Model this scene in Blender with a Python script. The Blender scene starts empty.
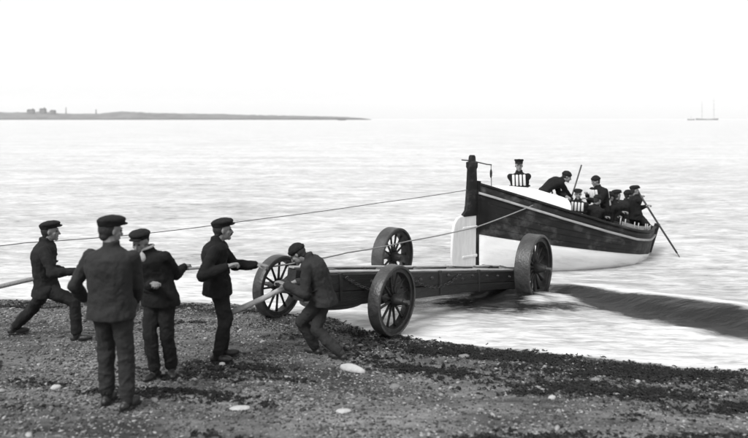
import bpy, bmesh, math, random
import numpy as np
from mathutils import Vector, Matrix

R = math.radians
S = bpy.context.scene
COL = S.collection
random.seed(7)
RNG = np.random.default_rng(11)

# ------------------------------------------------------------------ camera, light, exposure
EYE = 3.3                       # camera height above the sea
F = 668.0                       # focal length in pixels of the 748 px wide photograph
cam_d = bpy.data.cameras.new('camera')
cam = bpy.data.objects.new('camera', cam_d)
COL.objects.link(cam)
cam.location = (0, 0, EYE)
cam.rotation_euler = (R(90), 0, 0)
cam_d.sensor_width = 36.0
cam_d.lens = 36.0 * F / 748.0
cam_d.shift_y = -101.0 / 748.0
cam_d.dof.use_dof = True          # slow old lens, focused on the carriage
cam_d.dof.focus_distance = 10.8
cam_d.dof.aperture_fstop = 1.0
cam_d.clip_start = 0.1
cam_d.clip_end = 9000
S.camera = cam

SUN_EL, SUN_AZ = 48.0, -140.0   # azimuth measured from +Y towards +X: behind and left of the camera
w = bpy.data.worlds.new('World')
S.world = w
w.use_nodes = True
nt = w.node_tree
nt.nodes.clear()
sky = nt.nodes.new('ShaderNodeTexSky')
sky.sky_type = 'NISHITA'
sky.sun_disc = False
sky.sun_elevation = R(SUN_EL)
sky.sun_rotation = R(SUN_AZ)
sky.air_density = 1.0
sky.dust_density = 3.0
sky.ozone_density = 1.0
bw = nt.nodes.new('ShaderNodeRGBToBW')      # black-and-white film
bg = nt.nodes.new('ShaderNodeBackground')
bg.inputs['Strength'].default_value = 0.15
out = nt.nodes.new('ShaderNodeOutputWorld')
nt.links.new(sky.outputs[0], bw.inputs[0])
flat = nt.nodes.new('ShaderNodeMath')         # even white overcast: the sky's own gradient, much compressed
flat.operation = 'POWER'
flat.inputs[1].default_value = 0.15
nt.links.new(bw.outputs[0], flat.inputs[0])
nt.links.new(flat.outputs[0], bg.inputs['Color'])
nt.links.new(bg.outputs[0], out.inputs['Surface'])

sun_d = bpy.data.lights.new('sun', 'SUN')
sun_d.energy = 0.7
sun_d.angle = R(20)
sun = bpy.data.objects.new('sun', sun_d)
COL.objects.link(sun)
sd = Vector((math.sin(R(SUN_AZ)) * math.cos(R(SUN_EL)), math.cos(R(SUN_AZ)) * math.cos(R(SUN_EL)), math.sin(R(SUN_EL))))
sun.rotation_euler = sd.to_track_quat('Z', 'Y').to_euler()

S.view_settings.view_transform = 'Standard'
S.view_settings.look = 'None'
S.view_settings.gamma = 1.0
S.view_settings.exposure = 2.5
S.cycles.max_bounces = 6
S.cycles.volume_bounces = 2
S.cycles.use_denoising = True


# ------------------------------------------------------------------ small helpers
def W(px, py, d):
    """World point seen at photograph pixel (px, py) at distance d along the view axis."""
    return Vector(((px - 374.0) / F * d, d, EYE - (py - 118.0) / F * d))


def link(name, mesh, parent=None, mats=None, loc=None):
    o = bpy.data.objects.new(name, mesh)
    COL.objects.link(o)
    if mats:
        if not isinstance(mats, (list, tuple)):
            mats = [mats]
        if len(mesh.materials) == 0:
            for m in mats:
                mesh.materials.append(m)
    if parent is not None:
        o.parent = parent
    if loc is not None:
        o.location = loc
    return o


def empty(name, loc=(0, 0, 0), rz=0.0):
    o = bpy.data.objects.new(name, None)
    o.empty_display_size = 0.2
    COL.objects.link(o)
    o.location = loc
    o.rotation_euler = (0, 0, rz)
    return o


def tag(o, label=None, cat=None, group=None, kind=None):
    if label: o['label'] = label
    if cat: o['category'] = cat
    if group: o['group'] = group
    if kind: o['kind'] = kind
    return o


def to_mesh(bm, name, smooth=True, angle=None):
    bmesh.ops.recalc_face_normals(bm, faces=bm.faces)
    me = bpy.data.meshes.new(name)
    bm.to_mesh(me)
    bm.free()
    if smooth:
        me.polygons.foreach_set('use_smooth', [True] * len(me.polygons))
        if angle:
            me.set_sharp_from_angle(angle=R(angle))
    return me


def box(bm, c, sx, sy, sz, bevel=0.0, rot=None, mat=0):
    m = Matrix.Translation(Vector(c)) @ (rot.to_4x4() if rot is not None else Matrix.Identity(4)) @ Matrix.Diagonal((sx, sy, sz, 1))
    b2 = bmesh.new()
    bmesh.ops.create_cube(b2, size=1.0, matrix=m)
    if bevel:
        bmesh.ops.bevel(b2, geom=list(b2.edges), offset=bevel, segments=1, affect='EDGES', profile=0.5)
    vs = {v: bm.verts.new(v.co) for v in b2.verts}
    for f in b2.faces:
        nf = bm.faces.new([vs[v] for v in f.verts])
        nf.material_index = mat
    b2.free()


def loft(bm, rings, n=14, cap=True, mat=0, power=1.0):
    rows = []
    for c, u, v in rings:
        row = []
        for i in range(n):
            a = 2 * math.pi * i / n
            ca, sa = math.cos(a), math.sin(a)
            if power != 1.0:
                ca = math.copysign(abs(ca) ** power, ca)
                sa = math.copysign(abs(sa) ** power, sa)
            row.append(bm.verts.new(c + u * ca + v * sa))
        rows.append(row)
    for r0, r1 in zip(rows, rows[1:]):
        for i in range(n):
            f = bm.faces.new((r0[i], r0[(i + 1) % n], r1[(i + 1) % n], r1[i]))
            f.material_index = mat
    if cap:
        bm.faces.new(rows[0][::-1]).material_index = mat
        bm.faces.new(rows[-1]).material_index = mat


def basis(a):
    a = a.normalized()
    h = Vector((0, 0, 1)) if abs(a.z) < 0.9 else Vector((1, 0, 0))
    u = a.cross(h).normalized()
    return a, u, a.cross(u).normalized()


def capsule(bm, p0, p1, r0, r1, n=12):
    if (p1 - p0).length < 1e-5:
        p1 = p0 + Vector((0, 0, 1e-3))
    a, u, v = basis(p1 - p0)
    rg = []
    for k, q in ((-0.96, 0.28), (-0.72, 0.69), (-0.35, 0.94), (0, 1.0)):
        rg.append((p0 + a * r0 * k, u * r0 * q, v * r0 * q))
    for k, q in ((0, 1.0), (0.35, 0.94), (0.72, 0.69), (0.96, 0.28)):
        rg.append((p1 + a * r1 * k, u * r1 * q, v * r1 * q))
    loft(bm, rg, n)


def ellipsoid(bm, c, ax, ay, az, n=14, m=9):
    rg = []
    for i in range(m):
        t = -math.pi / 2 + math.pi * (i + 0.5) / m
        rg.append((c + az * math.sin(t), ax * math.cos(t), ay * math.cos(t)))
    loft(bm, rg, n)


def tube(bm, pts, r, n=6, r_end=None):
    pts = [Vector(p) for p in pts]
    rg = []
    pu = None
    for i, p in enumerate(pts):
        t = (pts[min(i + 1, len(pts) - 1)] - pts[max(i - 1, 0)])
        a, u, v = basis(t)
        if pu is not None:
            u = (pu - a * pu.dot(a)).normalized()
            v = a.cross(u).normalized()
        pu = u
        rr = r if r_end is None else r + (r_end - r) * i / (len(pts) - 1)
        rg.append((p, u * rr, v * rr))
    loft(bm, rg, n)


def ring_lathe(bm, prof, axis='Y', n=32, closed=True, mat=0):
    """prof: list of (radius, axial). Revolved about local Y (or Z)."""
    rows = []
    for i in range(n):
        a = 2 * math.pi * i / n
        row = []
        for r, y in prof:
            if axis == 'Y':
                row.append(bm.verts.new((r * math.cos(a), y, r * math.sin(a))))
            else:
                row.append(bm.verts.new((r * math.cos(a), r * math.sin(a), y)))
        rows.append(row)
    m = len(prof)
    for i in range(n):
        r0, r1 = rows[i], rows[(i + 1) % n]
        for j in range(m if closed else m - 1):
            f = bm.faces.new((r0[j], r0[(j + 1) % m], r1[(j + 1) % m], r1[j]))
            f.material_index = mat
    if not closed:
        bm.faces.new([r[0] for r in rows])
        bm.faces.new([r[-1] for r in rows][::-1])


CLOUDS = {}


def clouds(size, depth=3):
    k = (size, depth)
    if k not in CLOUDS:
        t = bpy.data.textures.new('fold_noise', 'CLOUDS')
        t.noise_scale = size
        t.noise_depth = depth
        CLOUDS[k] = t
    return CLOUDS[k]


def remesh(bm, name, voxel, smooth=3, disp=()):
    bmesh.ops.recalc_face_normals(bm, faces=bm.faces)
    me = bpy.data.meshes.new('tmp')
    bm.to_mesh(me)
    bm.free()
    o = bpy.data.objects.new('tmp', me)
    COL.objects.link(o)
    m = o.modifiers.new('r', 'REMESH')
    m.mode = 'VOXEL'
    m.voxel_size = voxel
    m.use_smooth_shade = True
    if smooth:
        s = o.modifiers.new('s', 'SMOOTH')
        s.factor = 0.5
        s.iterations = smooth
    for size, strength in disp:
        d = o.modifiers.new('d', 'DISPLACE')
        d.texture = clouds(size)
        d.texture_coords = 'LOCAL'
        d.strength = strength
        d.mid_level = 0.5
    bpy.context.view_layer.update()
    dg = bpy.context.evaluated_depsgraph_get()
    res = bpy.data.meshes.new_from_object(o.evaluated_get(dg))
    res.name = name
    bpy.data.objects.remove(o)
    bpy.data.meshes.remove(me)
    res.polygons.foreach_set('use_smooth', [True] * len(res.polygons))
    return res


# ------------------------------------------------------------------ materials (all grey: black-and-white film)
def mat(name, base, rough=0.7, var=0.25, scale=12.0, stretch=(1, 1, 1), bump=0.0, bump_scale=60.0, spec=0.3, grain=0.0,
        dirt=0.0, dirt_val=0.05, dirt_scale=3.0):
    m = bpy.data.materials.new(name)
    m.use_nodes = True
    t = m.node_tree
    p = t.nodes['Principled BSDF']
    p.inputs['Roughness'].default_value = rough
    p.inputs['Specular IOR Level'].default_value = spec
    tc = t.nodes.new('ShaderNodeTexCoord')
    mp = t.nodes.new('ShaderNodeMapping')
    mp.inputs['Scale'].default_value = stretch
    t.links.new(tc.outputs['Object'], mp.inputs[0])
    n = t.nodes.new('ShaderNodeTexNoise')
    n.inputs['Scale'].default_value = scale
    n.inputs['Detail'].default_value = 5
    n.inputs['Roughness'].default_value = 0.6
    t.links.new(mp.outputs[0], n.inputs['Vector'])
    r = t.nodes.new('ShaderNodeMapRange')
    r.inputs[1].default_value = 0.25
    r.inputs[2].default_value = 0.75
    r.inputs[3].default_value = base * (1 - var)
    r.inputs[4].default_value = min(0.95, base * (1 + var))
    t.links.new(n.outputs['Fac'], r.inputs[0])
    colr = r.outputs[0]
    if dirt:
        n3 = t.nodes.new('ShaderNodeTexNoise')
        n3.inputs['Scale'].default_value = dirt_scale
        n3.inputs['Detail'].default_value = 8
        n3.inputs['Roughness'].default_value = 0.7
        t.links.new(mp.outputs[0], n3.inputs['Vector'])
        r3 = t.nodes.new('ShaderNodeMapRange')
        r3.inputs[1].default_value = 0.52
        r3.inputs[2].default_value = 0.75
        r3.inputs[3].default_value = 0.0
        r3.inputs[4].default_value = dirt
        t.links.new(n3.outputs['Fac'], r3.inputs[0])
        mx = t.nodes.new('ShaderNodeMix')
        mx.data_type = 'FLOAT'
        t.links.new(r3.outputs[0], mx.inputs[0])
        t.links.new(colr, mx.inputs[2])
        mx.inputs[3].default_value = dirt_val
        colr = mx.outputs[0]
    t.links.new(colr, p.inputs['Base Color'])
    if bump:
        n2 = t.nodes.new('ShaderNodeTexNoise')
        n2.inputs['Scale'].default_value = bump_scale
        n2.inputs['Detail'].default_value = 4
        t.links.new(mp.outputs[0], n2.inputs['Vector'])
        b = t.nodes.new('ShaderNodeBump')
        b.inputs['Strength'].default_value = bump
        b.inputs['Distance'].default_value = 0.02
        t.links.new(n2.outputs['Fac'], b.inputs['Height'])
        t.links.new(b.outputs[0], p.inputs['Normal'])
    return m


def attr_mat(name, attr, lo, hi, rough, spec=0.4):
    m = bpy.data.materials.new(name)
    m.use_nodes = True
    t = m.node_tree
    p = t.nodes['Principled BSDF']
    p.inputs['Roughness'].default_value = rough
    p.inputs['Specular IOR Level'].default_value = spec
    a = t.nodes.new('ShaderNodeAttribute')
    a.attribute_name = attr
    r = t.nodes.new('ShaderNodeMapRange')
    r.inputs[3].default_value = lo
    r.inputs[4].default_value = hi
    t.links.new(a.outputs['Fac'], r.inputs[0])
    t.links.new(r.outputs[0], p.inputs['Base Color'])
    return m


M = {}
M['wool_black'] = mat('black wool', 0.010, 0.9, 0.22, 14, bump=0.25, bump_scale=90, spec=0.15)
M['wool_dark'] = mat('dark wool', 0.015, 0.9, 0.22, 11, bump=0.25, bump_scale=80, spec=0.15)
M['wool_grey'] = mat('worn grey wool', 0.026, 0.92, 0.22, 9, bump=0.25, bump_scale=80, spec=0.15)
M['trouser'] = mat('dark trouser cloth', 0.014, 0.9, 0.22, 10, stretch=(1, 1, .4), bump=0.25, bump_scale=70, spec=0.15)
M['trouser_grey'] = mat('dusty trouser cloth', 0.026, 0.92, 0.22, 8, stretch=(1, 1, .4), bump=0.25, bump_scale=70, spec=0.15)
M['cap'] = mat('cap tweed', 0.014, 0.9, 0.5, 40, bump=0.5, bump_scale=150, spec=0.15)
M['leather'] = mat('wet boot leather', 0.015, 0.45, 0.4, 20, bump=0.3, spec=0.4)
M['skin'] = mat('weathered skin', 0.18, 0.6, 0.3, 22, bump=0.15, bump_scale=120)
M['hair'] = mat('dark hair', 0.02, 0.6, 0.4, 60, bump=0.6, bump_scale=200)
M['eye'] = mat('eye', 0.02, 0.2, 0.1, 10)
M['scarf'] = mat('pale neckcloth', 0.38, 0.9, 0.2, 25, bump=0.3)
M['cork'] = mat('pale canvas covered cork', 0.55, 0.85, 0.12, 14, bump=0.3, bump_scale=60)
M['wood_dark'] = mat('tarred wet timber', 0.013, 0.55, 0.5, 6, stretch=(.35, 5, 5), bump=0.5, bump_scale=16, spec=0.35, dirt=0.5, dirt_val=0.06, dirt_scale=2.5)
M['wood_wheel'] = mat('painted wheel wood', 0.018, 0.55, 0.5, 14, bump=0.3, bump_scale=40, spec=0.35, dirt=0.5, dirt_val=0.1, dirt_scale=9)
M['iron'] = mat('wet iron tyre', 0.03, 0.42, 0.5, 10, bump=0.4, bump_scale=35, spec=0.5, dirt=0.6, dirt_val=0.09, dirt_scale=7)
M['wood_pole'] = mat('bleached pole', 0.36, 0.75, 0.3, 10, bump=0.4, bump_scale=40)
M['oar'] = mat('varnished oar', 0.05, 0.5, 0.3, 10)
M['hull_dark'] = mat('dark hull paint', 0.011, 0.6, 0.5, 3, stretch=(.8, 1, 1.0), bump=0.2, bump_scale=7, spec=0.18, dirt=0.7, dirt_val=0.12, dirt_scale=2.6)
M['hull_white'] = mat('white bottom paint', 0.72, 0.55, 0.1, 3, stretch=(.4, 1, 2.5), bump=0.12, bump_scale=9, dirt=0.6, dirt_val=0.3, dirt_scale=2.4)
M['rudder'] = mat('white rudder paint', 0.66, 0.6, 0.12, 5, stretch=(3, 1, .6), bump=0.15, bump_scale=12, dirt=0.3, dirt_val=0.4, dirt_scale=3)
M['box_white'] = mat('white deck paint', 0.8, 0.5, 0.06, 4, bump=0.08, bump_scale=10, dirt=0.2, dirt_val=0.5, dirt_scale=4)
M['rail'] = mat('scrubbed rail wood', 0.30, 0.7, 0.3, 6, stretch=(.4, 3, 3), bump=0.3, bump_scale=20)
M['rope_pale'] = mat('pale manila rope', 0.27, 0.9, 0.3, 60, bump=0.8, bump_scale=200)
M['rope_dark'] = mat('wet rope', 0.12, 0.9, 0.3, 60, bump=0.8, bump_scale=200)
M['inside'] = mat('boat inside', 0.06, 0.7, 0.4, 5, bump=0.2)
M['stone_pale'] = mat('pale stone', 0.36, 0.75, 0.2, 10, bump=0.6, bump_scale=25, dirt=0.7, dirt_val=0.12, dirt_scale=9)
M['stone_grey'] = mat('grey stone', 0.16, 0.75, 0.3, 10, bump=0.6, bump_scale=25)
M['land'] = mat('far scrub land', 0.085, 0.95, 0.7, 0.04, stretch=(1, 1, 6))
M['quay'] = mat('far dark sea wall', 0.025, 0.95, 0.4, 0.03)
M['far_wall'] = mat('far masonry', 0.09, 0.9, 0.2, 0.2)
M['spar'] = mat('far spar', 0.05, 0.8, 0.2, 0.3)


# ------------------------------------------------------------------ vectorised noise for terrain
def vnoise(x, y, seed=0):
    xi = np.floor(x).astype(np.int64)
    yi = np.floor(y).astype(np.int64)
    xf, yf = x - xi, y - yi
    u, v = xf * xf * (3 - 2 * xf), yf * yf * (3 - 2 * yf)

    def h(a, b):
        k = (a * 374761393 + b * 668265263 + seed * 974711) & 0x7fffffff
        k = ((k ^ (k >> 13)) * 1274126177) & 0x7fffffff
        k = k ^ (k >> 16)
        return (k & 0xffff) / 65535.0
    return (h(xi, yi) * (1 - u) + h(xi + 1, yi) * u) * (1 - v) + (h(xi, yi + 1) * (1 - u) + h(xi + 1, yi + 1) * u) * v


def fbm(x, y, octv=4, seed=0, gain=0.5):
    s, a, t = 0, 1.0, 0
    for i in range(octv):
        s = s + a * vnoise(x * 2 ** i + i * 17.3, y * 2 ** i - i * 9.1, seed + i)
        t += a
        a *= gain
    return s / t - 0.5


def sstep(a, b, x):
    t = np.clip((x - a) / (b - a), 0, 1)
    return t * t * (3 - 2 * t)


SHORE_X = np.array([-14, -6.03, -4.46, -2.87, -1.83, -0.66, -0.12, 0.6, 1.6, 2.28, 3.15, 4.0, 6.0, 9.0, 14.0])
SHORE_Y = np.array([10.6, 10.76, 10.88, 11.0, 10.72, 10.02, 9.2, 8.78, 8.49, 8.2, 7.91, 7.66, 7.2, 6.7, 6.2])


def ground_base(x, y):
    xc = np.clip(x, -9, 9)
    z = 1.155 - 0.0248 * xc - 0.0885 * np.clip(y, -6, 12.5)
    z = z - 0.30 * np.clip(y - 12.5, 0, 8) - 0.01 * np.clip(y - 20, 0, 200)
    return z


def ground(x, y):
    x = np.asarray(x, float)
    y = np.asarray(y, float)
    z = ground_base(x, y)
    z = z + 0.06 * np.exp(-((x - 0.22) / 0.55) ** 2 - ((y - 8.95) / 0.45) ** 2)
    near = np.exp(-((x / 14) ** 2)) * np.exp(-(((y - 7) / 9) ** 2))
    z = z + near * (0.10 * fbm(x * 0.55 + 3, y * 1.1, 3, 3) + 0.05 * fbm(x * 2.0, y * 4.2, 3, 5) + 0.028 * fbm(x * 9, y * 11, 3, 9))
    return z


def gz(x, y):
    return float(ground(np.array([x]), np.array([y]))[0])


def G(px, py):
    """Ground point seen at photograph pixel (px, py)."""
    k, m = (px - 374) / F, (py - 118) / F
    d = (EYE - 1.155) / (m - 0.0248 * k - 0.0885)
    for _ in range(12):
        d += ((EYE - m * d) - gz(k * d, d)) / (m - 0.09)
    return Vector((k * d, d, EYE - m * d))


def axis_pts(lo, a, b, hi, fine, grow):
    core = np.arange(a, b + 1e-6, fine)
    up = [b]
    st = fine
    while up[-1] < hi:
        st *= grow
        up.append(up[-1] + st)
    dn = [a]
    st = fine
    while dn[-1] > lo:
        st *= grow
        dn.append(dn[-1] - st)
    return np.array(dn[1:][::-1] + list(core) + up[1:])


def grid_mesh(name, xs, ys, zf, attrs=None):
    X, Y = np.meshgrid(xs, ys)
    Z = zf(X, Y)
    co = np.stack([X, Y, Z], -1).reshape(-1, 3)
    nx, ny = len(xs), len(ys)
    i = (np.arange(ny - 1)[:, None] * nx + np.arange(nx - 1)[None, :]).ravel()
    q = np.stack([i, i + 1, i + nx + 1, i + nx], -1)
    me = bpy.data.meshes.new(name)
    me.vertices.add(len(co))
    me.vertices.foreach_set('co', co.ravel())
    me.loops.add(q.size)
    me.loops.foreach_set('vertex_index', q.ravel().astype(np.int32))
    me.polygons.add(len(q))
    me.polygons.foreach_set('loop_start', (np.arange(len(q)) * 4).astype(np.int32))
    me.polygons.foreach_set('use_smooth', [True] * len(q))
    me.update(calc_edges=True)
    for k, f in (attrs or {}).items():
        a = me.attributes.new(k, 'FLOAT', 'POINT')
        a.data.foreach_set('value', np.asarray(f(X, Y), dtype=np.float32).ravel())
    return me


# ------------------------------------------------------------------ beach
def shore_dist(x, y):
    """Metres seaward of the swash edge (negative on the dry beach)."""
    e = np.interp(x, SHORE_X, SHORE_Y)
    return y - e + 0.22 * fbm(x * 2.2, y * 0.5, 4, 21) + 0.25 * fbm(x * 0.6, y * 0.2 + 5, 2, 25)


def wet(x, y):
    return sstep(-2.0, -0.1, shore_dist(x, y) + 0.9 * fbm(x * 0.8, y * 1.6, 3, 31))


def beach_material():
    m = bpy.data.materials.new('wet shingle and sand')
    m.use_nodes = True
    t = m.node_tree
    p = t.nodes['Principled BSDF']
    tc = t.nodes.new('ShaderNodeTexCoord')
    mp = t.nodes.new('ShaderNodeMapping')
    mp.inputs['Scale'].default_value = (0.8, 2.2, 1)
    t.links.new(tc.outputs['Object'], mp.inputs[0])

    def noise(scale, detail, vec, rough=0.6):
        n = t.nodes.new('ShaderNodeTexNoise')
        n.inputs['Scale'].default_value = scale
        n.inputs['Detail'].default_value = detail
        n.inputs['Roughness'].default_value = rough
        t.links.new(vec, n.inputs['Vector'])
        return n.outputs['Fac']

    def rng(v, a, b, c, d):
        r = t.nodes.new('ShaderNodeMapRange')
        for i, q in enumerate((a, b, c, d)):
            r.inputs[i + 1].default_value = q
        t.links.new(v, r.inputs[0])
        return r.outputs[0]

    def mul(a, b):
        q = t.nodes.new('ShaderNodeMath')
        q.operation = 'MULTIPLY'
        t.links.new(a, q.inputs[0])
        if isinstance(b, float): q.inputs[1].default_value = b
        else: t.links.new(b, q.inputs[1])
        return q.outputs[0]
    big = rng(noise(0.9, 4, mp.outputs[0]), 0.34, 0.68, 0.016, 0.17)
    mid = rng(noise(6, 6, mp.outputs[0], 0.7), 0.3, 0.7, 0.45, 1.55)
    fine = rng(noise(60, 4, tc.outputs['Object'], 0.7), 0.3, 0.7, 0.5, 1.5)
    a = t.nodes.new('ShaderNodeAttribute')
    a.attribute_name = 'wet'
    wv = rng(a.outputs['Fac'], 0, 1, 1.0, 0.45)
    t.links.new(mul(mul(mul(big, mid), fine), wv), p.inputs['Base Color'])
    t.links.new(rng(a.outputs['Fac'], 0, 1, 0.85, 0.5), p.inputs['Roughness'])
    b = t.nodes.new('ShaderNodeBump')
    b.inputs['Strength'].default_value = 0.8
    b.inputs['Distance'].default_value = 0.02
    t.links.new(noise(35, 6, tc.outputs['Object'], 0.7), b.inputs['Height'])
    t.links.new(b.outputs[0], p.inputs['Normal'])
    return m


gx = axis_pts(-2900, -8, 8, 2900, 0.055, 1.16)
gy = axis_pts(-45, 3.6, 12.6, 2900, 0.05, 1.14)
me = grid_mesh('beach', gx, gy, ground, {'wet': wet})
beach = link('beach', me, mats=beach_material())
tag(beach, kind='structure')


# ------------------------------------------------------------------ sea
WA, WB = np.array([3.2, 12.6]), np.array([5.75, 10.0])   # crest line of the small breaker
wd = (WB - WA) / np.linalg.norm(WB - WA)
wn = np.array([-wd[1], wd[0]])                              # unit normal
if wn[1] < 0: wn = -wn                                      # pointing away from the camera


def wave_shape(x, y):
    s = (x - WA[0]) * wd[0] + (y - WA[1]) * wd[1]
    s = s + 0.25 * fbm(x * 0.7, y * 0.7, 2, 77)
    q = (x - WA[0]) * wn[0] + (y - WA[1]) * wn[1] + 0.30 * fbm(s * 0.6, s * 0 + 2, 2, 78)
    amp = 0.42 * sstep(-1.6, 3.2, s) * (1 - sstep(7.5, 12, s))
    fw = 0.30 + 0.10 * np.clip(s, 0, 5)
    front = np.where(q < 0, np.exp(-(q / fw) ** 2), np.exp(-(q / 1.25) ** 2))
    return amp * front, s, q, amp, fw


def wavelet(x, y):
    """Low steep wash running up under the carriage."""
    r = 0
    for yc, sl, amp, fr, bk, seed in ((12.0, -0.10, 0.20, 0.60, 0.8, 61), (11.15, -0.10, 0.09, 0.32, 0.5, 62)):
        q = y - (yc + sl * (x - 2.0)) + 0.35 * fbm(x * 0.9, x * 0 + seed, 3, seed)
        env = np.exp(-np.abs((x - 2.1) / 1.55) ** 4) * (1 + 0.8 * fbm(x * 2.2, y * 2.2, 3, seed + 5))
        r = r + amp * env * np.where(q < 0, np.exp(-(q / fr) ** 2), np.exp(-(q / bk) ** 2))
    return r


def sea_z(x, y):
    sdist = shore_dist(x, y)
    g = ground_base(x, y) + 0.0
    g = ground(x, y)
    film = g + 0.055 * (1 - np.exp(-np.clip(sdist, 0, 9) / 0.7)) - 0.006
    film = np.where(sdist < 0, g - 0.06 + sdist * 0.02, film)
    far = sstep(8, 30, y)
    chop = (0.05 + 0.10 * far) * fbm(x * 0.55, y * 1.5, 4, 41) + 0.05 * far * fbm(x * 0.12, y * 0.4, 3, 45) * 2
    chop = chop * np.exp(-np.clip(y - 60, 0, 1e4) / 120) * sstep(0.0, 2.5, sdist)
    ripple = 0.035 * fbm(x * 1.3 + 3, y * 3.0, 3, 51) * sstep(0.2, 1.5, sdist) * np.exp(-np.clip(y - 14, 0, 1e4) / 10)
    wv = wave_shape(x, y)[0]
    wv = wv * (1 + 0.10 * fbm(x * 1.2, y * 3, 2, 83)) + 0.05 * (wv > 0.03) * fbm(x * 2.0 + y, (y + x * .75) * 5.5, 3, 84) * np.clip(wv * 4, 0, 1) + wavelet(x, y)
    level = chop + ripple + wv
    filmw = film + ripple * 0.8 + 0.8 * wavelet(x, y)
    k = 0.05                                                   # smooth maximum
    z = np.where(sdist < 0, film, 0.5 * (filmw + level + np.sqrt((filmw - level) ** 2 + k * k)) - 0.5 * k * 0.4)
    z = np.where((sdist >= 0) & (sdist < 0.35), film + (z - film) * (sdist / 0.35), z)
    return z


def foam_and_shade(x, y):
    sdist = shore_dist(x, y)
    _, s, q, amp, fw = wave_shape(x, y)
    f = 0.80 * sstep(0.02, 0.25, sdist) * (1 - 0.16 * sstep(1.6, 4.5, sdist))
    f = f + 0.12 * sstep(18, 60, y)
    # churned white water around the wheels and the near edge of the wash
    for cx, cy, r, a in ((2.95, 11.6, 0.5, .5), (0.3, 8.8, .6, .3), (3.4, 11.6, .4, .5)):
        f = f + a * np.exp(-(((x - cx) / (r * 1.4)) ** 2 + ((y - cy) / r) ** 2))
    # green water in the face of the breaker
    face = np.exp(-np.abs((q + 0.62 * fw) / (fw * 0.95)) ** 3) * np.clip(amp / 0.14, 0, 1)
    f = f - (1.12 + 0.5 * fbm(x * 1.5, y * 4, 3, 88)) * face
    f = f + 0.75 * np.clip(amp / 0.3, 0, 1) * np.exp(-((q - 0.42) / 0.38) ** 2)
    carriage_shade = np.exp(-np.abs((x - 1.9 + 0.2 * fbm(x, y, 2, 7)) / 1.75) ** 3 - np.abs((y - 11.5 + 0.7 * fbm(x * 1.2, y, 3, 8)) / 0.95) ** 3)  # carriage's shadow and reflection, painted into the water colour
    f = f - 1.25 * carriage_shade
    for cx, cy, r, a in ((3.6, 12.5, .34, 1.3), (0.42, 8.85, .30, .5), (0.0, 8.95, .25, .5), (2.75, 11.2, .18, 1.0)):
        f = f + a * np.exp(-((x - cx) / (r * 1.5)) ** 2 - ((y - cy) / r) ** 2)
    return np.clip(f, -1, 1.2)


def sea_material():
    m = bpy.data.materials.new('grey sea')
    m.use_nodes = True
    t = m.node_tree
    p = t.nodes['Principled BSDF']
    p.inputs['IOR'].default_value = 1.33
    tc = t.nodes.new('ShaderNodeTexCoord')

    def noise(scale, detail, stretch, rough=0.6, dist=0.0):
        mp = t.nodes.new('ShaderNodeMapping')
        mp.inputs['Scale'].default_value = stretch
        t.links.new(tc.outputs['Object'], mp.inputs[0])
        n = t.nodes.new('ShaderNodeTexNoise')
        n.inputs['Scale'].default_value = scale
        n.inputs['Detail'].default_value = detail
        n.inputs['Roughness'].default_value = rough
        n.inputs['Distortion'].default_value = dist
        t.links.new(mp.outputs[0], n.inputs['Vector'])
        return n.outputs['Fac']

    def math_(op, a, b):
        q = t.nodes.new('ShaderNodeMath')
        q.operation = op
        for i, v in enumerate((a, b)):
            if isinstance(v, (int, float)): q.inputs[i].default_value = v
            else: t.links.new(v, q.inputs[i])
        return q.outputs[0]

    def rng(v, a, b, c, d):
        r = t.nodes.new('ShaderNodeMapRange')
        for i, q in enumerate((a, b, c, d)):
            r.inputs[i + 1].default_value = q
        t.links.new(v, r.inputs[0])
        return r.outputs[0]
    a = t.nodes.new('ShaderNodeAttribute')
    a.attribute_name = 'foam_and_shade'
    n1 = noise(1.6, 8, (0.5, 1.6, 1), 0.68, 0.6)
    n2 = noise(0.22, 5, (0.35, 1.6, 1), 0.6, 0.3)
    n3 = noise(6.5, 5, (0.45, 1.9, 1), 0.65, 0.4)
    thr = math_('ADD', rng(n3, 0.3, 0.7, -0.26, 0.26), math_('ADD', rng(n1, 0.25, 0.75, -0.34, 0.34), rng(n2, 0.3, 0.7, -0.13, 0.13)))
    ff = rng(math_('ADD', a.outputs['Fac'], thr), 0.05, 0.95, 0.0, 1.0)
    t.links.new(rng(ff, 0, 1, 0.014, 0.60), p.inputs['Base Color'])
    t.links.new(rng(ff, 0, 1, 0.10, 0.65), p.inputs['Roughness'])
    h = math_('ADD', math_('MULTIPLY', noise(3.2, 6, (0.5, 1.5, 1), 0.6), 1.0), math_('MULTIPLY', noise(0.5, 4, (0.4, 1.6, 1), 0.6), 2.5))
    b = t.nodes.new('ShaderNodeBump')
    b.inputs['Strength'].default_value = 0.55
    b.inputs['Distance'].default_value = 0.10
    t.links.new(h, b.inputs['Height'])
    t.links.new(b.outputs[0], p.inputs['Normal'])
    return m


sx = axis_pts(-2900, -9, 9, 2900, 0.07, 1.10)
sy = axis_pts(4.5, 6.5, 15.0, 2900, 0.055, 1.035)
me = grid_mesh('sea', sx, sy, sea_z, {'foam_and_shade': foam_and_shade})
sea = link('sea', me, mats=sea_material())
tag(sea, kind='structure')


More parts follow.
